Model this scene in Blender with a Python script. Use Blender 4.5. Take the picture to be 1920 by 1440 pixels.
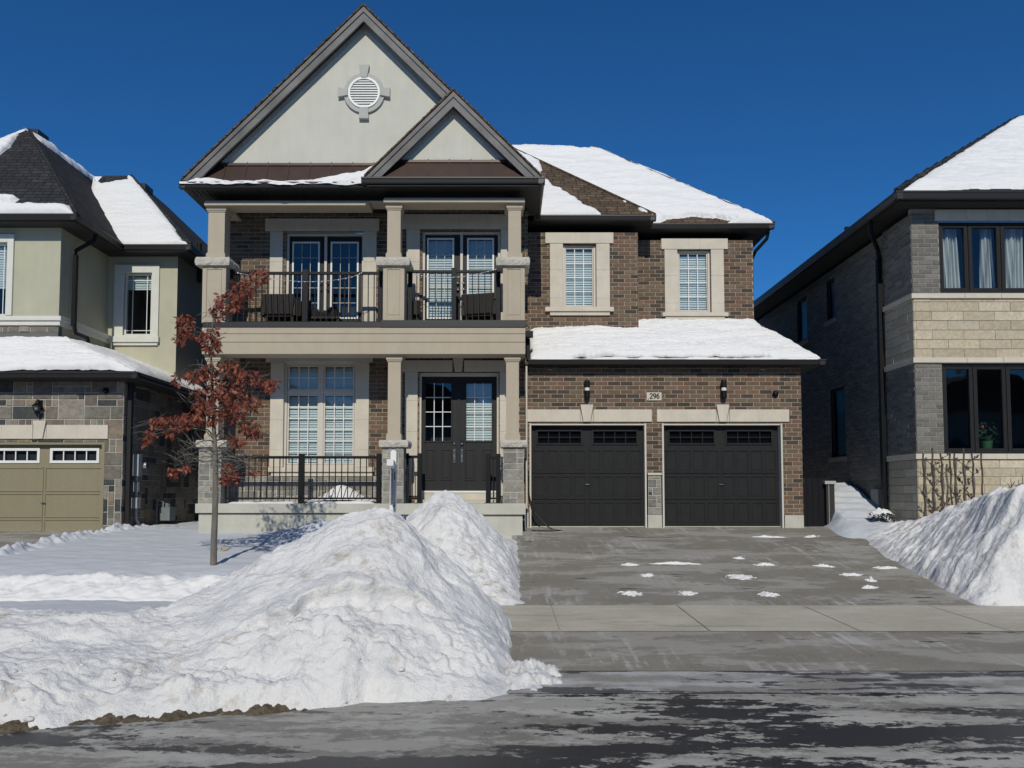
import bpy, math, random
import numpy as np
from mathutils import Vector, Matrix
random.seed(7); np.random.seed(7)
for o in list(bpy.data.objects): bpy.data.objects.remove(o)
S = bpy.context.scene
COL = S.collection

# ---------------- camera, sky, sun, exposure ----------------
F, CX, CY, TH, EYE = 1500.0, 950.0, 845.0, math.radians(3.07), 1.65
cam = bpy.data.objects.new('camera', bpy.data.cameras.new('camera')); COL.objects.link(cam)
cam.location = (0, 0, EYE); cam.rotation_euler = (math.pi/2 + TH, 0, 0)
cam.data.sensor_width = 36; cam.data.lens = F/1920*36
cam.data.shift_x = (960-CX)/1920; cam.data.shift_y = (CY-720)/1920
cam.data.clip_end = 3000
S.camera = cam
SUN_EL, SUN_AZ = math.radians(35.4), math.radians(0.6)      # azimuth measured from straight behind the camera, towards the left
W = bpy.data.worlds.new("World"); S.world = W; W.use_nodes = True
nt = W.node_tree
sky = nt.nodes.new('ShaderNodeTexSky'); sky.sky_type = 'NISHITA'; sky.sun_disc = False
sky.sun_elevation = SUN_EL; sky.sun_rotation = math.pi + SUN_AZ
sky.air_density = 0.75; sky.dust_density = 0.0; sky.ozone_density = 4.0; sky.altitude = 400
bg = nt.nodes['Background']; bg.inputs[1].default_value = 0.05
tint = nt.nodes.new('ShaderNodeMix'); tint.data_type = 'RGBA'; tint.blend_type = 'MULTIPLY'; tint.inputs['Factor'].default_value = 1
tint.inputs['B'].default_value = (.40, 1.22, 1.82, 1); nt.links.new(sky.outputs[0], tint.inputs['A'])     # a very clear, dry winter sky
nt.links.new(tint.outputs['Result'], bg.inputs[0])
sl = bpy.data.lights.new('sun', 'SUN'); sl.energy = 3.15; sl.angle = math.radians(0.5); sl.color = (1, .95, .83)
sun = bpy.data.objects.new('sun', sl); COL.objects.link(sun)
d = Vector((math.sin(SUN_AZ)*math.cos(SUN_EL), math.cos(SUN_AZ)*math.cos(SUN_EL), -math.sin(SUN_EL)))
sun.rotation_euler = d.to_track_quat('-Z', 'Y').to_euler(); sun.location = (0, -20, 20)
S.view_settings.view_transform = 'Standard'; S.view_settings.look = 'None'; S.view_settings.exposure = 0; S.view_settings.gamma = 1
S.cycles.max_bounces = 6; S.cycles.transparent_max_bounces = 12

# ---------------- measuring helpers: a reading of the photo on a plane at depth Y ----------------
ct, st = math.cos(TH), math.sin(TH)
def zz(py, Y):
    v = (CY-py)/F; return EYE + Y*(st+v*ct)/(ct-v*st)
def xx(px, py, Y):
    v = (CY-py)/F; return Y*((px-CX)/F)/(ct-v*st)
def rect(x0, x1, y0, y1, Y):
    ym = (y0+y1)/2
    return xx(x0, ym, Y), xx(x1, ym, Y), zz(y1, Y), zz(y0, Y)
def proj(P):
    X, Y, Z = P[..., 0], P[..., 1], P[..., 2]-EYE
    f = Y*ct+Z*st; u = -Y*st+Z*ct
    return CX+F*X/f, CY-F*u/f

# ---------------- numpy noise ----------------
_perm = np.random.permutation(256); _perm = np.concatenate([_perm, _perm, _perm])
_ang = np.random.rand(256)*2*np.pi; _gx, _gy = np.cos(_ang), np.sin(_ang)
def perlin(x, y):
    xi, yi = np.floor(x).astype(int), np.floor(y).astype(int); xf, yf = x-xi, y-yi; xi &= 255; yi &= 255
    u, v = xf*xf*xf*(xf*(xf*6-15)+10), yf*yf*yf*(yf*(yf*6-15)+10)
    def g(a, b, dx, dy):
        h = _perm[_perm[(xi+a) & 255]+((yi+b) & 255)]; return _gx[h]*dx+_gy[h]*dy
    n0 = g(0,0,xf,yf)*(1-u)+g(1,0,xf-1,yf)*u; n1 = g(0,1,xf,yf-1)*(1-u)+g(1,1,xf-1,yf-1)*u
    return (n0*(1-v)+n1*v)*1.5
def fbm(x, y, o=4, gain=.5):
    s = 0; a = 1.0
    for i in range(o): s = s+a*perlin(x+17.3*i, y+9.1*i); x = x*2.03; y = y*2.03; a *= gain
    return s
def billow(x, y, o=3, gain=.5):
    s = 0; a = 1.0
    for i in range(o): s = s+a*(1-2*np.abs(perlin(x+7.7*i, y+3.3*i))); x = x*2.1; y = y*2.1; a *= gain
    return s

def cells(x, y, seed=0):
    # rounded irregular chunks: a dome per random cell, each with its own height
    xi, yi = np.floor(x).astype(int), np.floor(y).astype(int); best = np.full(x.shape, 9.); sec = np.full(x.shape, 9.); hh = np.zeros(x.shape)
    for dx in (-1,0,1):
        for dy in (-1,0,1):
            a, b = xi+dx, yi+dy; h = _perm[_perm[(a+seed) & 255]+(b & 255)]; h2 = _perm[h+7]
            d_ = np.hypot(a+h/255.-x, b+h2/255.-y); hv = _perm[h2+3]/255.; m_ = d_ < best
            sec = np.where(m_, best, np.minimum(sec, d_)); hh = np.where(m_, hv, hh); best = np.where(m_, d_, best)
    return hh*np.clip((sec-best)*2.2, 0, 1)**.6
# ---------------- materials ----------------
def mat(name, color, rough=.7, metal=0, nscale=6, namt=.15, bump=.1, bscale=None, bdist=.01, usecol=False, spec=.5, stretch=(1,1,1), uv=False, colors=None):
    m = bpy.data.materials.new(name); m.use_nodes = True; n = m.node_tree.nodes; l = m.node_tree.links
    p = n['Principled BSDF']; p.inputs['Roughness'].default_value = rough; p.inputs['Metallic'].default_value = metal
    p.inputs['Specular IOR Level'].default_value = spec
    tc = n.new('ShaderNodeTexCoord'); mp = n.new('ShaderNodeMapping'); mp.inputs['Scale'].default_value = stretch
    l.new(tc.outputs['UV' if uv else 'Object'], mp.inputs[0])
    nz = n.new('ShaderNodeTexNoise'); nz.inputs['Scale'].default_value = nscale; nz.inputs['Detail'].default_value = 6; nz.inputs['Roughness'].default_value = .6
    l.new(mp.outputs[0], nz.inputs[0])
    mr = n.new('ShaderNodeMapRange'); mr.inputs[1].default_value = .25; mr.inputs[2].default_value = .75
    mr.inputs[3].default_value = 1-namt; mr.inputs[4].default_value = 1+namt; l.new(nz.outputs[0], mr.inputs[0])
    mx = n.new('ShaderNodeVectorMath'); mx.operation = 'SCALE'
    # faint rain streaks and grime running down the surface
    m2 = n.new('ShaderNodeMapping'); m2.inputs['Scale'].default_value = (3.2, 3.2, .35); l.new(tc.outputs['Object'], m2.inputs[0])
    n3 = n.new('ShaderNodeTexNoise'); n3.inputs['Scale'].default_value = 2.2; n3.inputs['Detail'].default_value = 8; n3.inputs['Roughness'].default_value = .7; l.new(m2.outputs[0], n3.inputs[0])
    r3 = n.new('ShaderNodeMapRange'); r3.inputs[1].default_value = .35; r3.inputs[2].default_value = .7; r3.inputs[3].default_value = 1.02; r3.inputs[4].default_value = .95; l.new(n3.outputs[0], r3.inputs[0])
    mm = n.new('ShaderNodeMath'); mm.operation = 'MULTIPLY'; l.new(mr.outputs[0], mm.inputs[0]); l.new(r3.outputs[0], mm.inputs[1]); l.new(mm.outputs[0], mx.inputs['Scale'])
    if usecol:
        at = n.new('ShaderNodeAttribute'); at.attribute_name = 'Col'; l.new(at.outputs['Color'], mx.inputs[0])
    elif colors:
        n2 = n.new('ShaderNodeTexNoise'); n2.inputs['Scale'].default_value = nscale*.35; n2.inputs['Detail'].default_value = 5; l.new(mp.outputs[0], n2.inputs[0])
        cr = n.new('ShaderNodeValToRGB'); el = cr.color_ramp.elements
        el[0].position, el[0].color = colors[0][0], (*colors[0][1], 1); el[1].position, el[1].color = colors[-1][0], (*colors[-1][1], 1)
        for q in colors[1:-1]:
            e = el.new(q[0]); e.color = (*q[1], 1)
        l.new(n2.outputs[0], cr.inputs[0]); l.new(cr.outputs[0], mx.inputs[0])
    else: mx.inputs[0].default_value = color
    l.new(mx.outputs[0], p.inputs['Base Color'])
    if bump:
        b = n.new('ShaderNodeBump'); b.inputs['Strength'].default_value = bump; b.inputs['Distance'].default_value = bdist
        nb = n.new('ShaderNodeTexNoise'); nb.inputs['Scale'].default_value = bscale or nscale*8; nb.inputs['Detail'].default_value = 5
        l.new(mp.outputs[0], nb.inputs[0]); l.new(nb.outputs[0], b.inputs['Height']); l.new(b.outputs[0], p.inputs['Normal'])
    return m
def shingles(name, c1, c2, w=.28, h=.14):
    m = mat(name, c1, .95, namt=.35, nscale=9, bump=0, uv=True, spec=.2); n = m.node_tree.nodes; l = m.node_tree.links
    br = n.new('ShaderNodeTexBrick'); br.inputs['Color1'].default_value = (*c1, 1); br.inputs['Color2'].default_value = (*c2, 1)
    br.inputs['Mortar'].default_value = (c1[0]*.25, c1[1]*.25, c1[2]*.25, 1); br.inputs['Scale'].default_value = 1
    br.inputs['Mortar Size'].default_value = .008; br.inputs['Brick Width'].default_value = w; br.inputs['Row Height'].default_value = h
    br.inputs['Bias'].default_value = -.3; br.offset = .37; br.squash = .7; br.squash_frequency = 3
    uvn = n.new('ShaderNodeUVMap'); l.new(uvn.outputs[0], br.inputs[0])
    vm = [x for x in n if x.type == 'VECT_MATH'][0]; l.new(br.outputs[0], vm.inputs[0])
    b = n.new('ShaderNodeBump'); b.inputs['Strength'].default_value = .8; b.inputs['Distance'].default_value = .012; b.invert = True
    l.new(br.outputs['Fac'], b.inputs['Height']); l.new(b.outputs[0], n['Principled BSDF'].inputs['Normal'])
    return m
def glassmat(name, tint=(.8,.86,.88), refl=.0, ior=1.85):
    m = bpy.data.materials.new(name); m.use_nodes = True; n = m.node_tree.nodes; l = m.node_tree.links
    n.remove(n['Principled BSDF']); out = n['Material Output']
    t = n.new('ShaderNodeBsdfTransparent'); t.inputs[0].default_value = (*tint, 1)
    g = n.new('ShaderNodeBsdfGlossy'); g.inputs['Roughness'].default_value = .02
    tc = n.new('ShaderNodeTexCoord'); nz = n.new('ShaderNodeTexNoise'); nz.inputs['Scale'].default_value = 1.3; l.new(tc.outputs['Object'], nz.inputs[0])
    bp = n.new('ShaderNodeBump'); bp.inputs['Strength'].default_value = .15; bp.inputs['Distance'].default_value = .03; l.new(nz.outputs[0], bp.inputs['Height']); l.new(bp.outputs[0], g.inputs['Normal'])
    fr = n.new('ShaderNodeLayerWeight'); fr.inputs[0].default_value = .5; pw = n.new('ShaderNodeMath'); pw.operation = 'POWER'; pw.inputs[1].default_value = 5; l.new(fr.outputs['Facing'], pw.inputs[0])
    f0 = ((ior-1)/(ior+1))**2; ad = n.new('ShaderNodeMath'); ad.operation = 'MULTIPLY_ADD'; ad.use_clamp = True; ad.inputs[1].default_value = 1-f0; ad.inputs[2].default_value = f0; l.new(pw.outputs[0], ad.inputs[0])
    x = n.new('ShaderNodeMixShader'); l.new(ad.outputs[0], x.inputs[0]); l.new(t.outputs[0], x.inputs[1]); l.new(g.outputs[0], x.inputs[2]); l.new(x.outputs[0], out.inputs[0])
    return m
M = {}
M['brick'] = mat('brick', (1,1,1), .9, usecol=True, nscale=18, namt=.22, bump=.5, bscale=60, bdist=.006)
M['mortar'] = mat('mortar', (.36,.31,.25), .95, nscale=10, namt=.15, bump=.4, bscale=80)
M['mortar_grey'] = mat('mortar_grey', (.30,.285,.255), .95, nscale=10, namt=.15, bump=.4, bscale=80)
M['mortar_stone'] = mat('mortar_stone', (.42,.41,.37), .95, nscale=10, namt=.15, bump=.4, bscale=80)
M['stone'] = mat('stone', (1,1,1), .9, usecol=True, nscale=9, namt=.35, bump=.9, bscale=22, bdist=.02)
M['tan'] = mat('tan_stucco', (.43,.37,.28), .9, nscale=3, namt=.05, bump=.35, bscale=170, bdist=.003)
M['precast'] = mat('precast_stone', (.56,.51,.42), .85, nscale=3, namt=.10, bump=.3, bscale=60, bdist=.004)
M['cap'] = mat('rock_face_cap', (.48,.45,.39), .9, nscale=7, namt=.18, bump=1, bscale=16, bdist=.03)
M['gable'] = mat('gable_stucco', (.545,.53,.455), .9, nscale=2.2, namt=.06, bump=.35, bscale=150, bdist=.003)
M['gtrim'] = mat('gable_trim', (.43,.43,.39), .9, nscale=4, namt=.05, bump=.25, bscale=150, bdist=.003)
M['white'] = mat('white_vinyl', (.74,.74,.71), .45, nscale=4, namt=.03, bump=0)
M['offwhite'] = mat('offwhite_frame', (.56,.52,.45), .5, nscale=4, namt=.04, bump=0)
M['rake'] = mat('weathered_rake_board', (.115,.11,.108), .6, nscale=2.2, namt=.5, bump=.2, bscale=20, stretch=(1,1,1))
M['dark'] = mat('dark_brown_metal', (.014,.012,.011), .45, nscale=5, namt=.15, bump=0)
M['soffit'] = mat('dark_soffit', (.016,.015,.014), .6, nscale=5, namt=.2, bump=.3, bscale=40)
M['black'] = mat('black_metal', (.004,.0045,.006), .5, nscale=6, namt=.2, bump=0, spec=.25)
M['copper'] = mat('bronze_metal_roof', (.055,.032,.024), .42, metal=.35, nscale=2, namt=.3, bump=0)
M['gdoor'] = mat('charcoal_door', (.0145,.015,.0155), .6, spec=.22, nscale=8, namt=.18, bump=.15, bscale=90, stretch=(1,1,1))
M['doorblk'] = mat('black_door', (.012,.012,.0125), .55, nscale=8, namt=.15, bump=.1, bscale=90, spec=.35)
M['doorgrey'] = mat('grey_door', (.13,.125,.115), .5, nscale=8, namt=.08, bump=0)
M['shingle'] = shingles('brown_shingles', (.085,.062,.043), (.15,.11,.075))
M['shingle_dk'] = shingles('charcoal_shingles', (.028,.029,.031), (.05,.05,.053))
M['concrete'] = mat('concrete', (.46,.45,.385), .9, nscale=2.5, namt=.14, bump=.4, bscale=50, bdist=.004)
M['glass'] = glassmat('window_glass')
M['glassdk'] = glassmat('dark_window_glass', (.30,.32,.36), 0, 1.25)
M['room'] = mat('dark_interior', (.03,.03,.035), .9, bump=0)
M['blind'] = mat('white_blind', (.72,.76,.74), .8, nscale=3, namt=.04, bump=0)
M['curtain'] = mat('grey_curtain', (.62,.63,.60), .9, nscale=5, namt=.08, bump=0)
M['chrome'] = mat('satin_nickel', (.6,.6,.6), .25, metal=1, bump=0)
M['lampband'] = mat('lamp_diffuser', (.75,.72,.6), .4, bump=0)
M['green'] = mat('sage_stucco', (.43,.42,.31), .9, nscale=1.6, namt=.09, bump=.4, bscale=140, bdist=.003)
M['greygreen'] = mat('grey_frieze', (.13,.135,.125), .8, nscale=4, namt=.08, bump=.1)
M['cream'] = mat('cream_trim', (.62,.62,.56), .8, nscale=4, namt=.05, bump=.2, bscale=120, bdist=.002)
M['khaki'] = mat('khaki_garage_door', (.235,.205,.125), .6, nscale=30, namt=.07, bump=.1, bscale=120)
M['meter'] = mat('meter_grey', (.38,.39,.38), .45, nscale=6, namt=.1, bump=0)
M['metergrn'] = mat('gas_meter_grey', (.16,.19,.19), .5, nscale=6, namt=.1, bump=0)
M['wicker'] = mat('dark_wicker', (.022,.017,.014), .7, nscale=40, namt=.5, bump=.8, bscale=70, bdist=.01)
M['cable'] = mat('black_cable', (.01,.01,.01), .5, bump=0)
M['bark'] = mat('bark', (.15,.135,.115), .95, nscale=14, namt=.35, bump=.8, bscale=50, stretch=(1,1,.25))
M['leaf'] = mat('russet_leaf', (.2,.07,.04), .85, usecol=True, nscale=20, namt=.3, bump=0, spec=.2)
M['iron'] = mat('bronze_iron', (.07,.05,.035), .5, nscale=12, namt=.3, bump=0)
M['rust'] = mat('rusty_red', (.22,.06,.035), .8, bump=.2)
M['signgrey'] = mat('sign_panel_grey', (.16,.19,.235), .5, nscale=3, namt=.04, bump=0)
M['foil'] = mat('roof_flashing', (.30,.30,.32), .3, metal=.8, nscale=3, namt=.2, bump=.2, bscale=8, bdist=.01)
M['potgreen'] = mat('green_pot', (.04,.12,.05), .5, bump=0)
M['plant'] = mat('house_plant_leaf', (.03,.09,.03), .6, bump=0)
M['flower'] = mat('pink_flower', (.6,.05,.1), .6, bump=0)
M['flag'] = mat('yellow_leaf', (.40,.30,.08), .7, bump=0)
def snowmat(name, dirt=0.0, dscale=1.5, fine=1.0, tone=(.75,.745,.735)):
    m = bpy.data.materials.new(name); m.use_nodes = True; n = m.node_tree.nodes; l = m.node_tree.links
    p = n['Principled BSDF']; p.inputs['Roughness'].default_value = .75; p.inputs['Specular IOR Level'].default_value = .3
    tc = n.new('ShaderNodeTexCoord')
    def noise(s, det=6, r=.6):
        q = n.new('ShaderNodeTexNoise'); q.inputs['Scale'].default_value = s; q.inputs['Detail'].default_value = det; q.inputs['Roughness'].default_value = r
        l.new(tc.outputs['Object'], q.inputs[0]); return q
    c = n.new('ShaderNodeMix'); c.data_type = 'RGBA'; c.inputs['A'].default_value = (*tone, 1); c.inputs['B'].default_value = (.36,.29,.21, 1)
    a = noise(dscale, 8, .7); b = noise(dscale*7, 6, .7)
    mu = n.new('ShaderNodeMath'); mu.operation = 'MULTIPLY'; l.new(a.outputs[0], mu.inputs[0]); l.new(b.outputs[0], mu.inputs[1])
    r = n.new('ShaderNodeMapRange'); r.inputs[1].default_value = .29; r.inputs[2].default_value = .42; r.inputs[3].default_value = 0; r.inputs[4].default_value = dirt
    if dirt > .5:
        ic = n.new('ShaderNodeMix'); ic.data_type = 'RGBA'; ic.inputs['A'].default_value = (*tone, 1); ic.inputs['B'].default_value = (.55,.56,.575, 1); q = noise(2.3, 9, .72)
        r2 = n.new('ShaderNodeMapRange'); r2.inputs[1].default_value = .5; r2.inputs[2].default_value = .68; l.new(q.outputs[0], r2.inputs[0]); l.new(r2.outputs[0], ic.inputs['Factor']); l.new(ic.outputs['Result'], c.inputs['A'])
    l.new(mu.outputs[0], r.inputs[0]); l.new(r.outputs[0], c.inputs['Factor']); l.new(c.outputs['Result'], p.inputs['Base Color'])
    f1 = noise(14, 8, .65); f2 = noise(90, 4, .6)
    b1 = n.new('ShaderNodeBump'); b1.inputs['Strength'].default_value = .55*fine; b1.inputs['Distance'].default_value = .035; l.new(f1.outputs[0], b1.inputs['Height'])
    b2 = n.new('ShaderNodeBump'); b2.inputs['Strength'].default_value = .4*fine; b2.inputs['Distance'].default_value = .006; l.new(f2.outputs[0], b2.inputs['Height']); l.new(b1.outputs[0], b2.inputs['Normal'])
    l.new(b2.outputs[0], p.inputs['Normal'])
    return m
M['snow'] = snowmat('roof_snow', 0, fine=.6)
M['snow_lawn'] = snowmat('dimmed_lawn_snow', .15, 1.2, .3, tone=(.54,.565,.60))  # grey-blue tone paints in the dimness of flat snow under grazing sun
M['pane_dark'] = mat('dark_pane', (.006,.007,.009), .25, bump=0, spec=.15)
M['snow_pile'] = snowmat('ploughed_snow', .75, 1.1, 1.7)
M['soil'] = mat('muddy_turf', (.11,.085,.055), .95, nscale=12, namt=.6, bump=1, bscale=30, bdist=.03)

# paved surfaces
def paved(name, base, salt, dark, kind, streak=.9):
    m = bpy.data.materials.new(name); m.use_nodes = True; n = m.node_tree.nodes; l = m.node_tree.links
    p = n['Principled BSDF']; tc = n.new('ShaderNodeTexCoord')
    def mapping(sc, rot=0, loc=0):
        q = n.new('ShaderNodeMapping'); q.inputs['Scale'].default_value = sc; q.inputs['Location'].default_value = (loc, loc*.7, 0); q.inputs['Rotation'].default_value = (0,0,rot); l.new(tc.outputs['Object'], q.inputs[0]); return q
    def noise(mp, s, det=7, r=.62, dist=0):
        q = n.new('ShaderNodeTexNoise'); q.inputs['Scale'].default_value = s; q.inputs['Detail'].default_value = det; q.inputs['Roughness'].default_value = r; q.inputs['Distortion'].default_value = dist
        l.new(mp.outputs[0], q.inputs[0]); return q.outputs[0]
    def ramp(v, a, b, c=0., d_=1.):
        q = n.new('ShaderNodeMapRange'); q.inputs[1].default_value = a; q.inputs[2].default_value = b; q.inputs[3].default_value = c; q.inputs[4].default_value = d_; l.new(v, q.inputs[0]); return q.outputs[0]
    def mixc(f, A, B):
        q = n.new('ShaderNodeMix'); q.data_type = 'RGBA'
        if isinstance(f, float): q.inputs['Factor'].default_value = f
        else: l.new(f, q.inputs['Factor'])
        for k, c in (('A', A), ('B', B)):
            if isinstance(c, tuple): q.inputs[k].default_value = (*c, 1)
            else: l.new(c, q.inputs[k])
        return q.outputs['Result']
    def mul(a, b):
        q = n.new('ShaderNodeMath'); q.operation = 'MULTIPLY'; l.new(a, q.inputs[0])
        if isinstance(b, float): q.inputs[1].default_value = b
        else: l.new(b, q.inputs[1])
        return q.outputs[0]
    iso = mapping((1,1,1)); 
    grain = noise(iso, 130, 3, .7); mott = noise(iso, 1.4)
    def crisp(mp, s, amt, fs=4.0, loc=0, rough=.6):
        # large shapes from the stretched noise, ragged edges from an even, fine one
        a_ = noise(mp, s, 3, rough); b_ = noise(mapping((1,1.6,1), 0, loc), fs, 15, .78); q = n.new('ShaderNodeMath'); q.operation = 'MULTIPLY_ADD'; l.new(b_, q.inputs[0]); q.inputs[1].default_value = amt; l.new(a_, q.inputs[2])
        q2 = n.new('ShaderNodeMath'); q2.operation = 'SUBTRACT'; l.new(q.outputs[0], q2.inputs[0]); q2.inputs[1].default_value = amt*.5; return q2.outputs[0]
    c = mixc(ramp(mott, .35, .65), base, tuple(x*k for x, k in zip(base, (.74, .72, .70))))
    gr2 = noise(mapping((1,.6,1)), 42, 6, .75)
    c = mixc(ramp(grain, .35, .75, 0, .5), c, tuple(min(1, x*1.8) for x in base)); c = mixc(ramp(gr2, .52, .7, 0, .55), c, tuple(x*.55 for x in base))
    c = mixc(mul(ramp(noise(mapping((1,.5,1), 0, 3), 60, 3, .6), .66, .70), .6), c, salt)
    rough = .85
    if kind == 'road':
        big = crisp(mapping((.22,1.25,1), 0, 2.2), 1.7, .75, 4.5)
        saltm = mul(ramp(crisp(mapping((.4,1.4,1), 0, 7), 1.9, .7, 6, 3), .50, .60), ramp(grain, .3, .6, .35, 1))
        film = ramp(crisp(mapping((.3,1.2,1), 0, 21), 1.5, .8, 6, 11), .49, .52)
        c = mixc(mul(film, .45), c, salt); c = mixc(mul(saltm, .8), c, salt)
        sep = n.new('ShaderNodeSeparateXYZ'); l.new(tc.outputs['Object'], sep.inputs[0])
        yb0 = ramp(sep.outputs[1], 5.3, 6.4, .035, -.05); xb0 = ramp(sep.outputs[0], -2.8, -.9, -.09, .0)
        yad = n.new('ShaderNodeMath'); yad.operation = 'ADD'; l.new(yb0, yad.inputs[0]); l.new(xb0, yad.inputs[1]); yb = yad.outputs[0]
        ad = n.new('ShaderNodeMath'); ad.operation = 'ADD'; l.new(big, ad.inputs[0]); l.new(yb, ad.inputs[1])
        wet = ramp(ad.outputs[0], .50, .51)
        wetc = mixc(ramp(noise(iso, 45, 4, .7), .58, .75, 0, .5), dark, tuple(x*3 for x in dark))
        c = mixc(wet, c, wetc)
        l.new(ramp(wet, 0, 1, .85, .38), p.inputs['Roughness'])
    elif kind == 'drive':
        strk = crisp(mapping((5.2, .5, 1), .62), 2.0, .55, 7); zone = noise(iso, .75, 4)
        s1 = mul(ramp(strk, .53, .66), ramp(zone, .47, .62))
        c = mixc(mul(mul(s1, ramp(grain, .3, .6, .2, 1)), streak), c, salt)
        patch = mul(ramp(crisp(mapping((.6,1.5,1), 0, 5), 1.3, .6, 6, 17), .49, .56), .26)
        c = mixc(patch, c, salt)
        c = mixc(mul(ramp(crisp(mapping((.5,2.0,1), 0, 31), 2.0, .3, 6, 23), .66, .68), .8), c, dark)
        p.inputs['Roughness'].default_value = .8
    elif kind == 'icy':
        z = crisp(mapping((.35,1.5,1)), 2.2, .5, 6, 9)
        c = mixc(mul(ramp(z, .45, .60, 0, .9), ramp(grain, .3, .6, .5, 1)), c, salt)
        c = mixc(ramp(crisp(mapping((.25,1.9,1), 0, 13), 2.0, .4, 5, 29), .53, .55, 0, .9), c, dark)
        p.inputs['Roughness'].default_value = .5
    else:
        c = mixc(ramp(crisp(mapping((.4,2.0,1)), 1.6, .4, 5), .55, .60, 0, .35), c, salt)
        c = mixc(ramp(crisp(mapping((.3,3.0,1), 0, 3), 2.1, .3, 6, 5), .62, .64, 0, .5), c, dark)
        p.inputs['Roughness'].default_value = .85
    l.new(c, p.inputs['Base Color'])
    b = n.new('ShaderNodeBump'); b.inputs['Strength'].default_value = .5; b.inputs['Distance'].default_value = .006; l.new(grain, b.inputs['Height']); l.new(b.outputs[0], p.inputs['Normal'])
    return m
M['road'] = paved('asphalt_road', (.22,.208,.182), (.50,.485,.44), (.020,.020,.022), 'road')
M['drive'] = paved('asphalt_driveway', (.215,.20,.17), (.60,.59,.56), (.04,.038,.036), 'drive', .6)
M['apron'] = paved('asphalt_apron', (.225,.208,.175), (.56,.55,.52), (.03,.03,.03), 'drive')
M['kerb'] = paved('icy_kerb', (.23,.22,.20), (.46,.46,.46), (.05,.05,.055), 'icy')
M['walk'] = paved('concrete_walk', (.45,.42,.34), (.58,.55,.47), (.27,.25,.21), 'walk')

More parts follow.
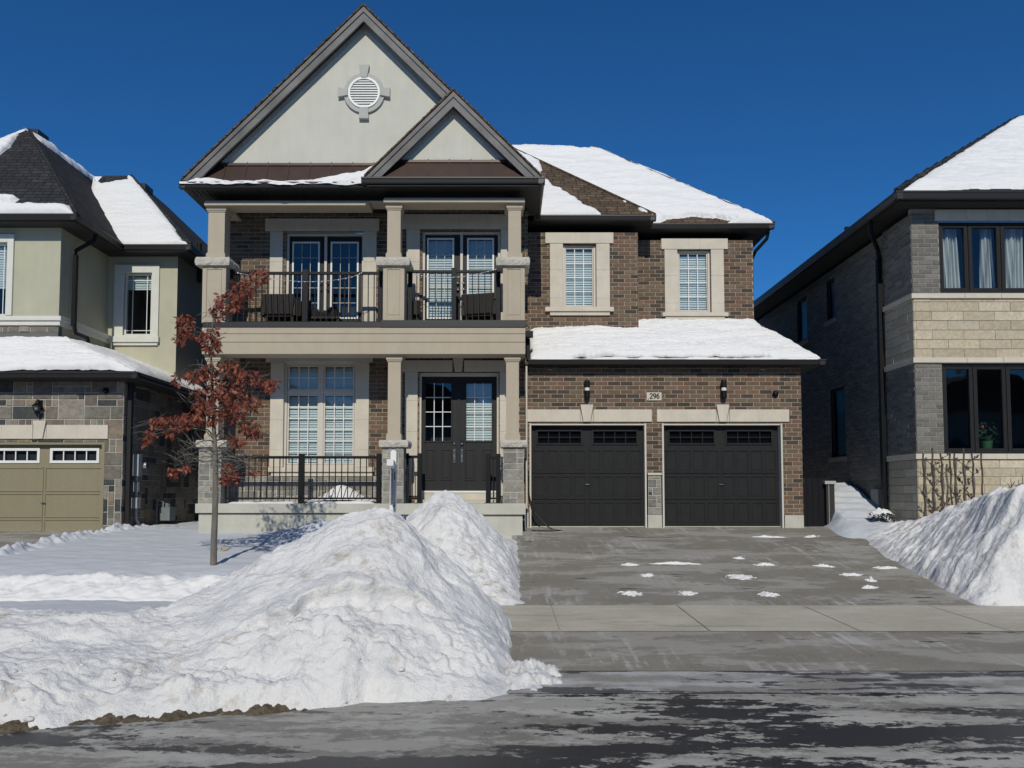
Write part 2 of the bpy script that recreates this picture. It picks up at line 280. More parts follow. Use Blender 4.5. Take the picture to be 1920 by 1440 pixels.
# ---------------- mesh builder ----------------
class B:
    def __init__(s): s.v = []; s.f = []; s.c = []; s.m = []
    def face(s, pts, mi=0, col=None):
        i = len(s.v); s.v += [tuple(p) for p in pts]; s.f.append(tuple(range(i, i+len(pts)))); s.c.append(col); s.m.append(mi); return s
    def box(s, x0, x1, y0, y1, z0, z1, mi=0, col=None):
        if x0 > x1: x0, x1 = x1, x0
        if y0 > y1: y0, y1 = y1, y0
        if z0 > z1: z0, z1 = z1, z0
        i = len(s.v)
        s.v += [(x0,y0,z0),(x1,y0,z0),(x1,y1,z0),(x0,y1,z0),(x0,y0,z1),(x1,y0,z1),(x1,y1,z1),(x0,y1,z1)]
        for q in ((0,3,2,1),(4,5,6,7),(0,1,5,4),(1,2,6,5),(2,3,7,6),(3,0,4,7)): s.f.append(tuple(i+k for k in q)); s.c.append(col); s.m.append(mi)
        return s
    def prism(s, pts, a, b, axis='y', mi=0, col=None):
        # pts: polygon in the two other axes, extruded from a to b
        def P(p, t): return {'y': (p[0], t, p[1]), 'x': (t, p[0], p[1]), 'z': (p[0], p[1], t)}[axis]
        n = len(pts); i = len(s.v); s.v += [P(p, a) for p in pts]+[P(p, b) for p in pts]
        s.f.append(tuple(i+k for k in range(n))); s.f.append(tuple(i+n+k for k in reversed(range(n)))); s.c += [col, col]; s.m += [mi, mi]
        for k in range(n):
            s.f.append((i+k, i+n+k, i+n+(k+1) % n, i+(k+1) % n)); s.c.append(col); s.m.append(mi)
        return s
    def tube(s, pts, r, n=8, mi=0, col=None):
        pts = [Vector(p) for p in pts]; m_ = len(pts); rr = r if hasattr(r, '__len__') else [r]*m_
        i0 = len(s.v); up = Vector((.13,.21,.97))
        for k, p in enumerate(pts):
            t = (pts[min(k+1, m_-1)]-pts[max(k-1, 0)]).normalized()
            a = t.cross(up)
            if a.length < .1: a = t.cross(Vector((1,0,0)))
            a.normalize(); b = t.cross(a)
            for j in range(n):
                w = 2*math.pi*j/n; s.v.append(tuple(p+(a*math.cos(w)+b*math.sin(w))*rr[k]))
        for k in range(m_-1):
            for j in range(n):
                s.f.append((i0+k*n+j, i0+k*n+(j+1) % n, i0+(k+1)*n+(j+1) % n, i0+(k+1)*n+j)); s.c.append(col); s.m.append(mi)
        s.f.append(tuple(i0+j for j in reversed(range(n)))); s.f.append(tuple(i0+(m_-1)*n+j for j in range(n))); s.c += [col, col]; s.m += [mi, mi]
        return s
    def lathe(s, cx, cy, prof, n=20, axis='z', mi=0):
        # prof: (radius, position along axis); cx, cy: the two other coordinates
        i0 = len(s.v); m_ = len(prof)
        for r, t in prof:
            for j in range(n):
                w = 2*math.pi*j/n; a, b = cx+r*math.cos(w), cy+r*math.sin(w)
                s.v.append((a, b, t) if axis == 'z' else (a, t, b) if axis == 'y' else (t, a, b))
        for k in range(m_-1):
            for j in range(n):
                s.f.append((i0+k*n+j, i0+k*n+(j+1) % n, i0+(k+1)*n+(j+1) % n, i0+(k+1)*n+j)); s.c.append(None); s.m.append(mi)
        s.f.append(tuple(i0+j for j in reversed(range(n)))); s.f.append(tuple(i0+(m_-1)*n+j for j in range(n))); s.c += [None]*2; s.m += [mi]*2
        return s
    def build(s, name, mats, parent=None, bevel=0, smooth=False, label=None):
        if not isinstance(mats, (list, tuple)): mats = [mats]
        me = bpy.data.meshes.new(name); me.from_pydata(s.v, [], s.f)
        for q in mats: me.materials.append(M[q] if isinstance(q, str) else q)
        me.polygons.foreach_set('material_index', s.m)
        if any(c is not None for c in s.c):
            at = me.color_attributes.new('Col', 'FLOAT_COLOR', 'CORNER'); arr = []
            for f, c in zip(s.f, s.c): arr += list((*(c or (.5,.5,.5)), 1))*len(f)
            at.data.foreach_set('color', arr)
        me.update()
        uv = me.uv_layers.new(name='UVMap'); nl = len(me.loops)
        vi = np.empty(nl, int); me.loops.foreach_get('vertex_index', vi)
        co = np.array(s.v, float)[vi]; npoly = len(me.polygons)
        nm = np.empty(npoly*3); me.polygons.foreach_get('normal', nm); nm = nm.reshape(-1, 3)
        lt = np.empty(npoly, int); me.polygons.foreach_get('loop_total', lt); nn = np.repeat(nm, lt, 0)
        h = np.hypot(nn[:,0], nn[:,1]); flat = h < .05
        tx = np.where(flat, 1, -nn[:,1]/np.maximum(h, 1e-6)); ty = np.where(flat, 0, nn[:,0]/np.maximum(h, 1e-6))
        U = np.stack([tx, ty, np.zeros(nl)], 1); V = np.cross(nn, U); V[flat] = (0,1,0)
        uv.data.foreach_set('uv', np.stack([(co*U).sum(1), (co*V).sum(1)], 1).ravel())
        if smooth: me.polygons.foreach_set('use_smooth', [True]*npoly)
        o = bpy.data.objects.new(name, me); COL.objects.link(o)
        if parent: attach(o, parent)
        if bevel:
            b = o.modifiers.new('bevel', 'BEVEL'); b.width = bevel; b.segments = 2; b.limit_method = 'ANGLE'; b.angle_limit = .6
        if label: o['label'] = label
        return o
def attach(o, parent):
    o.parent = parent
    if parent.type == 'EMPTY' : o.matrix_parent_inverse = Matrix.Translation(-parent.location)
def thing(name, label, cat, loc, group=None):
    o = bpy.data.objects.new(name, None); COL.objects.link(o); o.location = loc; o.empty_display_size = .2
    return tag(o, label, cat, group)
def tag(o, label=None, cat=None, group=None, kind=None):
    if label: o['label'] = label
    if cat: o['category'] = cat
    if group: o['group'] = group
    if kind: o['kind'] = kind
    return o
def grid_mesh(name, P, mats, parent=None, smooth=True):
    nu, nv = P.shape[:2]; me = bpy.data.meshes.new(name)
    idx = np.arange(nu*nv).reshape(nu, nv)
    q = np.stack([idx[:-1,:-1], idx[1:,:-1], idx[1:,1:], idx[:-1,1:]], -1).reshape(-1, 4)
    me.from_pydata(P.reshape(-1, 3).tolist(), [], q.tolist()); me.materials.append(M[mats])
    me.polygons.foreach_set('use_smooth', [smooth]*len(me.polygons)); me.update()
    o = bpy.data.objects.new(name, me); COL.objects.link(o)
    if parent: attach(o, parent)
    return o

# ---------------- masonry: real bricks and stones set in front of a mortar bed ----------------
def frontP(Y): return lambda u, z, d_: (u, Y-d_, z)
def leftP(X): return lambda u, z, d_: (X-d_, u, z)     # wall whose face looks towards -X
def rightP(X): return lambda u, z, d_: (X+d_, u, z)
def unit(mb, P, u0, u1, z0, z1, d_, col, mi=0, b=.004):
    a = [P(u0,z0,-.004), P(u1,z0,-.004), P(u1,z1,-.004), P(u0,z1,-.004)]
    t = [P(u0+b,z0+b,d_), P(u1-b,z0+b,d_), P(u1-b,z1-b,d_), P(u0+b,z1-b,d_)]
    i = len(mb.v); mb.v += a+t
    for q in ((4,5,6,7),(0,1,5,4),(1,2,6,5),(2,3,7,6),(3,0,4,7)): mb.f.append(tuple(i+k for k in q)); mb.c.append(col); mb.m.append(mi)
def cut(rects, hole):
    out = []
    for (a, b, c, d_) in rects:
        h0, h1, h2, h3 = hole
        if h1 <= a or h0 >= b or h3 <= c or h2 >= d_: out.append((a, b, c, d_)); continue
        if a < h0: out.append((a, h0, c, d_))
        if b > h1: out.append((h1, b, c, d_))
        x0, x1 = max(a, h0), min(b, h1)
        if c < h2: out.append((x0, x1, c, h2))
        if d_ > h3: out.append((x0, x1, h3, d_))
    return out
BR = [(.145,.095,.059),(.127,.084,.052),(.163,.107,.068),(.113,.075,.047),(.150,.086,.056),(.068,.047,.032),(.056,.043,.032),(.135,.10,.065)]
BG = [(.165,.155,.135),(.185,.175,.152),(.145,.137,.12),(.17,.16,.138),(.13,.122,.108)]
BB = [(.44,.38,.27),(.48,.41,.295),(.41,.355,.25),(.49,.43,.32),(.45,.385,.28)]
ST = [(.145,.135,.11),(.175,.16,.128),(.20,.158,.115),(.165,.14,.112),(.21,.19,.155),(.04,.044,.043),(.048,.052,.05),(.225,.20,.165),(.155,.13,.105)]
SG = [(.24,.23,.195),(.27,.25,.21),(.21,.20,.17),(.30,.28,.24),(.19,.18,.16),(.17,.165,.155)]
def masonry(name, parent, P, u0, u1, z0, z1, holes=(), L=.267, H=.0893, g=.010, pal=BR, mortar='mortar', thick=.009, ragged=0, soldier=None, jz=.0025):
    mb = B()
    for r in [x for x in _cutall([(u0,u1,z0,z1)], holes)]:
        a, b, c, d_ = r; mb.face([P(a,c,0), P(b,c,0), P(b,d_,0), P(a,d_,0)], 1)
    k0 = math.floor(z0/H); 
    k = k0
    while k*H < z1:
        za, zb = max(k*H+g/2, z0), min((k+1)*H-g/2, z1)
        off = (k % 2)*L/2 + (.03*math.sin(k*7.1) if ragged else 0)
        j = math.floor((u0-off)/L)
        while j*L+off < u1:
            ua, ub = max(j*L+off+g/2, u0), min((j+1)*L+off-g/2, u1)
            j += 1
            if ub-ua < .02 or zb-za < .015: continue
            c = random.choice(pal); t = random.uniform(.88, 1.12); col = tuple(x*t for x in c); dd = thick+random.uniform(-jz, jz)
            for (a, b, c_, e) in _cutall([(ua,ub,za,zb)], holes):
                if b-a > .012 and e-c_ > .012: unit(mb, P, a, b, c_, e, dd, col)
        k += 1
    return mb.build(name, ['brick', mortar], parent)
def _cutall(rs, holes):
    for h in holes: rs = cut(rs, h)
    return rs
def ashlar(name, parent, P, u0, u1, z0, z1, holes=(), cell=.115, pal=ST, g=.014, mx=(4,3), thick=.014):
    mb = B()
    for a, b, c, d_ in _cutall([(u0,u1,z0,z1)], holes): mb.face([P(a,c,0), P(b,c,0), P(b,d_,0), P(a,d_,0)], 1)
    nu, nz_ = max(1, round((u1-u0)/cell)), max(1, round((z1-z0)/cell)); cu, cz = (u1-u0)/nu, (z1-z0)/nz_
    used = [[False]*nz_ for _ in range(nu)]
    for j in range(nz_):
        for i in range(nu):
            if used[i][j]: continue
            w = random.choice([1,2,2,3,3,4][:mx[0]+2]); h = random.choice([1,1,2,2,3][:mx[1]+2]); w = min(w, mx[0]); h = min(h, mx[1])
            if h > w: h = w
            ww = 0
            while ww < w and i+ww < nu and not used[i+ww][j]: ww += 1
            hh = 1
            while hh < h and j+hh < nz_ and all(not used[i+q][j+hh] for q in range(ww)): hh += 1
            for q in range(ww):
                for r in range(hh): used[i+q][j+r] = True
            c = random.choice(pal); t = random.uniform(.85, 1.15); col = tuple(x*t for x in c)
            ua, ub, za, zb = u0+i*cu+g/2, u0+(i+ww)*cu-g/2, z0+j*cz+g/2, z0+(j+hh)*cz-g/2
            for (a, b, c_, e) in _cutall([(ua,ub,za,zb)], holes):
                if b-a > .015 and e-c_ > .015: unit(mb, P, a, b, c_, e, thick+random.uniform(-.005,.005), col, 0, .007)
    return mb.build(name, ['stone', 'mortar_stone'], parent)

# ---------------- shared building parts ----------------
def blocks(mb, x0, x1, z0, z1, y0, y1, splits=(), gap=.007, mi=0):
    xs = [x0]+list(splits)+[x1]
    for a, b in zip(xs[:-1], xs[1:]): mb.box(a+gap/2, b-gap/2, y0, y1, z0, z1, mi)
    mb.box(x0+.01, x1-.01, y0+.006, y1, z0+.003, z1-.003, mi)
def vblocks(mb, x0, x1, z0, z1, y0, y1, splits=(), gap=.007):
    zs = [z0]+list(splits)+[z1]
    for a, b in zip(zs[:-1], zs[1:]): mb.box(x0, x1, y0, y1, a+gap/2, b-gap/2)
    mb.box(x0+.003, x1-.003, y0+.006, y1, z0+.01, z1-.01)
def keystone(mb, xc, z0, z1, wb, wt, y0, y1): mb.prism([(xc-wb/2,z0),(xc+wb/2,z0),(xc+wt/2,z1),(xc-wt/2,z1)], y0, y1)
def ring(mb, x0, x1, z0, z1, y0, y1, w, mi=0, bot=None):
    bot = w if bot is None else bot
    mb.box(x0, x0+w, y0, y1, z0, z1, mi); mb.box(x1-w, x1, y0, y1, z0, z1, mi)
    mb.box(x0+w, x1-w, y0, y1, z1-w, z1, mi); mb.box(x0+w, x1-w, y0, y1, z0, z0+bot, mi)
def glazing(par, x0, x1, z0, z1, Y, cols, rows, munt='white', blind=None, glass='glass', mw=.018, rowz=None, room=True, name_b='blind'):
    """pane with its bars, a blind and a dark room behind; children of par"""
    B().face([(x0,Y,z0),(x1,Y,z0),(x1,Y,z1),(x0,Y,z1)]).build('pane', glass, par)
    if cols or rows or rowz:
        mb = B()
        xs = [x0+(x1-x0)*k/cols for k in range(1, cols)] if isinstance(cols, int) else cols
        zs = rowz if rowz is not None else [z0+(z1-z0)*k/rows for k in range(1, rows)]
        for x in xs: mb.box(x-mw/2, x+mw/2, Y-.014, Y-.003, z0, z1)
        for z in zs: mb.box(x0, x1, Y-.0145, Y-.0035, z-mw/2, z+mw/2)
        mb.build('muntin_grid', munt, par)
    if blind:
        mb = B(); zt = z1-.01; zb = z0+(z1-z0)*(1-blind) if blind < 1 else z0+.005; z = zt
        while z > zb:
            mb.face([(x0-.02,Y+.075,z),(x1+.02,Y+.075,z),(x1+.02,Y+.045+random.uniform(-.006,.006),z-.058),(x0-.02,Y+.045+random.uniform(-.006,.006),z-.058)]); z -= .055+random.uniform(-.003,.003)
        mb.box(x0-.02, x1+.02, Y+.085, Y+.09, zb, zt)
        mb.build(name_b, 'blind', par)
    if room:
        mb = B(); a, b, c, e, y0, y1 = x0-.15, x1+.15, z0-.1, z1+.1, Y+.13, Y+1.0
        mb.face([(a,y1,c),(b,y1,c),(b,y1,e),(a,y1,e)]); mb.face([(a,y0,c),(a,y1,c),(a,y1,e),(a,y0,e)]); mb.face([(b,y0,c),(b,y1,c),(b,y1,e),(b,y0,e)])
        mb.face([(a,y0,c),(b,y0,c),(b,y1,c),(a,y1,c)]); mb.face([(a,y0,e),(b,y0,e),(b,y1,e),(a,y1,e)]); mb.build('interior', 'room', par)
def gutter_x(mb, x0, x1, yf, zt, h=.12, dp=.13):
    mb.prism([(yf+dp,zt-.01),(yf+.005,zt),(yf,zt-.005),(yf,zt-.03),(yf+.018,zt-.045),(yf+.03,zt-h+.02),(yf+.05,zt-h),(yf+dp,zt-h)], x0, x1, 'x')
def gutter_y(mb, y0, y1, xf, zt, sgn, h=.12, dp=.13):
    y0 += .012; zt -= .001
    # front of the gutter at xf looks towards sgn
    mb.prism([(xf-sgn*a, z) for a, z in ((dp,zt-.01),(.005,zt),(0,zt-.005),(0,zt-.03),(.018,zt-.045),(.03,zt-h+.02),(.05,zt-h),(dp,zt-h))], y0, y1, 'y')
def sheet(name, parent, c, nu, nv, thick, bare=(), edge=.22, up=None, mat_='snow', rough=1.0, seed=0, bite=7, lift=None):
    """snow lying on a roof face. c: bottom-left, bottom-right, top-right, top-left"""
    c = [np.array(q, float) for q in c]
    u, v = np.meshgrid(np.linspace(0,1,nu), np.linspace(0,1,nv), indexing='ij')
    u3, v3 = u[...,None], v[...,None]
    P = c[0]*(1-u3)*(1-v3)+c[1]*u3*(1-v3)+c[2]*u3*v3+c[3]*(1-u3)*v3
    if lift is not None:
        up_ = (c[3]-c[0])/np.linalg.norm(c[3]-c[0]); P = P+up_*(lift(P[...,0])*(1-v)**4)[...,None]
    n = np.cross(c[1]-c[0], c[3]-c[0]) if np.linalg.norm(c[3]-c[0]) > .05 else np.cross(c[1]-c[0], c[2]-c[0])
    n = n/np.linalg.norm(n); 
    if n[2] < 0: n = -n
    w = (np.linalg.norm(c[1]-c[0])*(1-v)+np.linalg.norm(c[2]-c[3])*v); h = (np.linalg.norm(c[3]-c[0])+np.linalg.norm(c[2]-c[1]))/2
    X, Y = P[...,0]+seed*5.1, P[...,1]*1.2+P[...,2]
    de = np.minimum(np.minimum(u, 1-u)*w, np.minimum(v, 1-v)*h)+.01
    t = thick*(1-np.exp(-de/edge*2.2))*(1+.45*fbm(X*.6, Y*1.5, 4))+rough*(.014*fbm(X*2.2, Y*7, 5)+.010*fbm(X*9, Y*14, 3))*np.minimum(1, de/.1)
    px, py = proj(P); px = px+bite*fbm(X*2.2, Y*2.2, 4); py = py+bite*.6*fbm(X*2.2+40, Y*2.2, 4)
    for poly in bare:
        sd = np.full(px.shape, 1e9); inside = np.zeros(px.shape, bool); m_ = len(poly)
        for i in range(m_):
            ax, ay = poly[i]; bx, by = poly[(i+1) % m_]
            ex, ey = bx-ax, by-ay; tt = np.clip(((px-ax)*ex+(py-ay)*ey)/(ex*ex+ey*ey+1e-9), 0, 1)
            sd = np.minimum(sd, np.hypot(px-ax-tt*ex, py-ay-tt*ey))
            if ay != by:
                cond = ((ay > py) != (by > py)) & (px < (bx-ax)*(py-ay)/(by-ay)+ax); inside ^= cond
        s = np.where(inside, -sd, sd)/6.0
        k = np.sqrt(np.clip(s, 0, 1)*(2-np.clip(s, 0, 1))); t = np.where(s <= 0, -.03, t*k-.01*(1-k))
    t = np.where(de < .0101+1e-6, -.02 if bare else t, t)
    P = P+n*t[...,None]
    return grid_mesh(name, P, mat_, parent)
def g(Y):
    return float(np.interp(Y, GY, GZ))
GY = [-50, 6.7, 7.2, 8.7, 10.4, 16.95, 300]; GZ = [0, 0, .07, .16, .20, .947, .95]

# =====================================================================
#  GROUND
# =====================================================================
def strip(name, x0, x1, ys, mt, lift, dz=0):
    mb = B()
    for a, b in zip(ys[:-1], ys[1:]): mb.face([(x0,a,g(a)+lift),(x1,a,g(a)+lift),(x1,b,g(b)+lift),(x0,b,g(b)+lift)])
    return tag(mb.build(name, mt), kind='structure')
mb = B()
for a, b in zip([-300]+GY[1:], GY[1:]+[400])if False else zip([-300,6.7,7.2,8.7,10.4,16.95,300], [6.7,7.2,8.7,10.4,16.95,300,900]):
    za, zb = g(a)-.03, g(b)-.03; mb.face([(-600,a,za),(600,a,za),(600,b,zb),(-600,b,zb)])
tag(mb.build('ground', 'snow_lawn'), kind='structure')
strip('road', -70, 70, [-9, 6.7], 'road', 0)
strip('kerb', -70, 70, [6.7, 7.2], 'kerb', .004)
strip('driveway_apron', -.25, 8.2, [7.2, 8.7], 'apron', .008)
mb = B()
xs = [-70]+[-1.05+1.62*k for k in range(8)]+[70]
for a, b in zip(xs[:-1], xs[1:]): mb.face([(a+.006,8.7,g(8.7)+.012),(b-.006,8.7,g(8.7)+.012),(b-.006,10.4,g(10.4)+.012),(a+.006,10.4,g(10.4)+.012)])
mb.face([(-70,8.7,g(8.7)+.002),(70,8.7,g(8.7)+.002),(70,10.4,g(10.4)+.002),(-70,10.4,g(10.4)+.002)])
tag(mb.build('sidewalk', 'walk'), kind='structure')
strip('driveway', .1, 6.9, [10.4, 16.95], 'drive', .008)
strip('driveway_neighbour', -13.5, -8.0, [10.4, 16.4], 'drive', .008)

# =====================================================================
#  MAIN HOUSE
# =====================================================================
YL, YR, YD, YW2, YW3, YG = 16.02, 15.86, 17.12, 17.9, 18.45, 16.8
YDR = 16.84; XJ = None
ZE = 7.88
H = thing('brick_house', 'two storey brown brick house with tan columns, balcony, pale gables and two black garage doors', 'house', (0, 17, .95))
XR3 = xx(1412, 520, YW3); XR2 = xx(1196, 520, YW2)
GL, GR = .40, xx(1503, 800, YG)
XHL = xx(428, 800, YD)-.02            # left corner of the recessed porch wall

# --- door wall, two storeys (front face) ---
wl = rect(532, 668, 679, 876, YD); dr = rect(786, 935, 699, 930, YDR)
ul = rect(536, 682, 437, 614, YD); ur = rect(792, 938, 434, 614, YDR)
Z1, Z2 = 1.45, 5.10
hd_ = [(dr[0], dr[1], Z1-.2, dr[3])]; XJ = xx(738, 700, YD)
zs1 = zz(893, YD)
masonry('wall', H, frontP(YD), XHL, XJ, zs1, 4.72, holes=[wl])
masonry('wall', H, frontP(YDR), XJ, GL+.05, 1.4, 4.72, holes=hd_)
B().box(XJ, XJ+.05, YDR+.001, YD+.2, 1.4, 7.7).build('wall_return', 'mortar', H)
ashlar('stone_base', H, frontP(YD-.03), XHL, XJ, 1.40, zs1, cell=.10, pal=SG, mx=(3,2))
masonry('wall', H, frontP(YD), XHL, XJ, Z2, 7.75, holes=[(ul[0],ul[1],Z2-.1,ul[3])])
masonry('wall', H, frontP(YDR), XJ, GL+.05, Z2, 7.75, holes=[(ur[0],ur[1],Z2-.1,ur[3])])
# window wall 2 and 3
w2 = rect(1056, 1117, 459, 577, YW2); w3 = rect(1270, 1332, 469, 586, YW3)
masonry('wall', H, frontP(YW2), GL+.0, XR2, zz(632, YW2), 7.58, holes=[w2])
masonry('wall', H, leftP(GL+.05), YD, YW2, 5.0, 7.58)
masonry('wall', H, rightP(XR2), YW2, YW3, zz(632, YW2), 7.58)
masonry('wall', H, frontP(YW3), XR2, XR3, zz(612, YW3), 7.58, holes=[w3])
masonry('wall', H, rightP(XR3), YW3, 26, 5.0, 7.6)
masonry('wall', H, rightP(GR), YG, 26, .7, 4.2)
B().box(XHL-.24, XHL, YD, 26, .6, 7.6).box(XHL-.24, XR3-.02, 25.98, 26.1, .6, 7.6).build('rear_wall', 'mortar', H)
masonry('wall', H, leftP(XHL-.24), YD, 26, .8, 7.55)
masonry('wall', H, frontP(YD), XHL-.25, XHL-.002, .8, 7.75)

# garage front wall
o1 = rect(993, 1212, 794, 990, YG); o2 = rect(1242, 1468, 794, 990, YG); ZG = g(YG)-.02
o1 = (o1[0], o1[1], .5, o1[3]); o2 = (o2[0], o2[1], .5, o2[3])
zc = zz(966, YG); zb_ = zz(887, YG)
masonry('wall', H, frontP(YG), GL, o1[0]+.02, zz(962, YG), 4.35, holes=[o1])
masonry('wall', H, frontP(YG), o1[0]+.02, o2[1]-.02, zb_, 4.35, holes=[o1, o2])
masonry('wall', H, frontP(YG), o2[1]-.02, GR, zz(966, YG), 4.35, holes=[o2])
masonry('wall', H, leftP(GL), YG, YD, 1.0, 4.4)
ashlar('stone_base', H, frontP(YG-.02), o1[1]+.03, o2[0]-.03, zc, zz(891, YG), cell=.085, pal=SG+[(.06,.06,.06)], mx=(3,2))
mb = B(); mb.box(o1[1]+.02, o2[0]-.02, YG-.06, YG, zz(891, YG), zb_+.003); mb.build('stone_sill', 'precast', H, bevel=.006)
for q in ((o1[1]+.02, o2[0]-.02, YG-.03, YG+.2, .7, zc), (o2[1]+.02, GR+.004, YG-.02, YG+.2, .7, zz(966, YG)), (GL-.02, o1[0]-.02, YG-.03, YG+.2, .7, zz(962, YG))):
    B().box(*q).build('foundation', 'concrete', H, bevel=.006)
# lintels and keystones
mb = B()
for (a, b, k0, k1, sp) in ((988, 1222, 1088, 1112, (1033, 1167)), (1231, 1479, 1343, 1366, (1286, 1422))):
    X0, X1, A, C = rect(a, b, 768, 791, YG); K0, K1, kz0, kz1 = rect(k0, k1, 759, 791, YG); kc = (K0+K1)/2
    s_ = [xx(q, 780, YG) for q in sp]
    blocks(mb, X0, kc-.14, A, C, YG-.035, YG+.06, [s_[0]]); blocks(mb, kc+.14, X1, A, C, YG-.035, YG+.06, [s_[1]])
    keystone(mb, kc, A, kz1, .15, .27, YG-.055, YG)
    mb.prism([(kc-.137,A),(kc-.085,A),(kc-.137,C)], YG-.034, YG); mb.prism([(kc+.137,A),(kc+.137,C),(kc+.085,A)], YG-.034, YG)
mb.build('stone_lintel', 'precast', H, bevel=.004)

# garage doors
def garage_door(par, o, zb, Y, mt, glassrows=2, panels=4, rows=3, winframe=None, handle_x=None, label=None, gcol=4):
    x0, x1, _, z1 = o; x0 += .045; x1 -= .045; w = x1-x0; hh = z1-zb; zr = [zb+hh*k for k in (0, .255, .51, .765, 1)]
    mb = B(); xm = (x0+x1)/2
    gx = [(x0+w*.055, xm-w*.055), (xm+w*.055, x1-w*.055)]; gz0, gz1 = zr[3]+hh*.045, zr[3]+hh*.165
    rs = _cutall([(x0, x1, zb, z1)], [(a, b, gz0, gz1) for a, b in gx])
    for a, b, c, d_ in rs: mb.box(a, b, Y, Y+.04, c, d_)
    for r in range(rows):
        za, zt = zr[r]+.012, zr[r+1]-.012
        for side in (0, 1):
            a, b = (x0+.02, xm-.02) if side == 0 else (xm+.02, x1-.02)
            ww = (b-a)/panels
            for k in range(panels):
                pa, pb = a+k*ww, a+(k+1)*ww; e = .075 if panels > 1 else .03; e2 = .055 if panels > 1 else .035
                # raised stiles and rails round each sunk panel
                mb.box(pa, pa+e/2, Y-.016, Y+.001, za, zt); mb.box(pb-e/2, pb, Y-.016, Y+.001, za, zt)
                mb.box(pa+e/2, pb-e/2, Y-.016, Y+.001, zt-e2, zt); mb.box(pa+e/2, pb-e/2, Y-.016, Y+.001, za, za+e2)
                if panels > 1: mb.box(pa+e/2+.012, pb-e/2-.012, Y-.006, Y+.001, za+e2+.012, zt-e2-.012)
    dr_ = mb.build('garage_door', mt, par, bevel=.003, label=label)
    for a, b in gx:
        f = B(); fw = .035 if winframe is None else .055
        ring(f, a-.03, b+.03, gz0-.03, gz1+.03, Y-.022, Y+.002, fw); fo = f.build('window', winframe or mt, dr_, bevel=.002)
        glazing(fo, a+.005, b-.005, gz0+.005, gz1-.005, Y+.012, gcol, glassrows, munt=winframe or 'gdoor', glass='glassdk' if winframe is None else 'glass', mw=.014 if winframe is None else .022, room=True)
    hx = xm if handle_x is None else handle_x; hz = zr[1]+hh*.15
    B().box(hx-.05, hx+.05, Y-.045, Y-.03, hz-.008, hz+.008).lathe(hx, hz, [(.018, Y-.032),(.018,Y-.015)], 12, 'y').build('handle', 'chrome', dr_)
    return dr_
zgb = g(16.95)+.02
garage_door(H, o1, zgb, YG+.16, 'gdoor', label='garage door on the left, closer to the front steps')
garage_door(H, o2, zgb, YG+.16, 'gdoor', label='garage door on the right, nearer to the grey brick house')
for o in (o1, o2):
    mb = B(); a, b, _, e = o
    mb.box(a-.002, a+.035, YG-.02, YG+.2, ZG, e); mb.box(b-.035, b+.002, YG-.02, YG+.2, ZG, e); mb.box(a+.035, b-.035, YG+.01, YG+.2, e-.035, e+.001)
    mb.build('garage_door_frame', 'offwhite', H, bevel=.003)
    B().box(a+.03, b-.03, YG+.21, YG+2.5, ZG-.3, e+.1).build('garage_interior', 'room', H)
    B().box(a+.04, b-.04, YG+.10, YG+.2, ZG, zgb-.003).build('door_sill', 'concrete', H)

# wall lamps, number plaque, round camera
for px in (1100, 1355):
    X = xx(px, 731, YG); z = zz(731, YG); mb = B()
    mb.lathe(X, YG-.09, [(.02,z-.215),(.05,z-.20),(.058,z-.17),(.058,z-.03)], 20); mb.lathe(X, YG-.09, [(.058,z+.035),(.058,z+.16),(.05,z+.19),(.02,z+.205)], 20)
    mb.box(X-.055, X+.055, YG-.06, YG, z-.06, z+.06)
    l_ = mb.build('wall_lamp', 'black', H, smooth=False)
    B().lathe(X, YG-.09, [(.052,z-.03),(.052,z+.035)], 20).build('diffuser', 'lampband', l_)
P0 = rect(1212, 1240, 736, 751, YG); mb = B(); mb.box(P0[0], P0[1], YG-.03, YG, P0[2], P0[3])
pq = mb.build('number_plaque', 'precast', H, bevel=.003)
def lettering(txt, x, y, z, size, mt, par, name='lettering', rot=(math.pi/2,0,0), stretch=1, bold=.0):
    cu = bpy.data.curves.new(name, 'FONT'); cu.body = txt; cu.size = size; cu.align_x = 'CENTER'; cu.align_y = 'CENTER'; cu.extrude = .003; cu.offset = bold
    t = bpy.data.objects.new(name, cu); COL.objects.link(t); bpy.context.view_layer.update()
    me = bpy.data.meshes.new_from_object(t.evaluated_get(bpy.context.evaluated_depsgraph_get())); bpy.data.objects.remove(t)
    me.transform(Matrix.Translation((x,y,z)) @ Matrix.Rotation(rot[2],4,'Z') @ Matrix.Rotation(rot[0],4,'X') @ Matrix.Diagonal((stretch,1,1,1)))
    me.materials.clear(); me.materials.append(M[mt]); o = bpy.data.objects.new(name, me); COL.objects.link(o); attach(o, par); return o
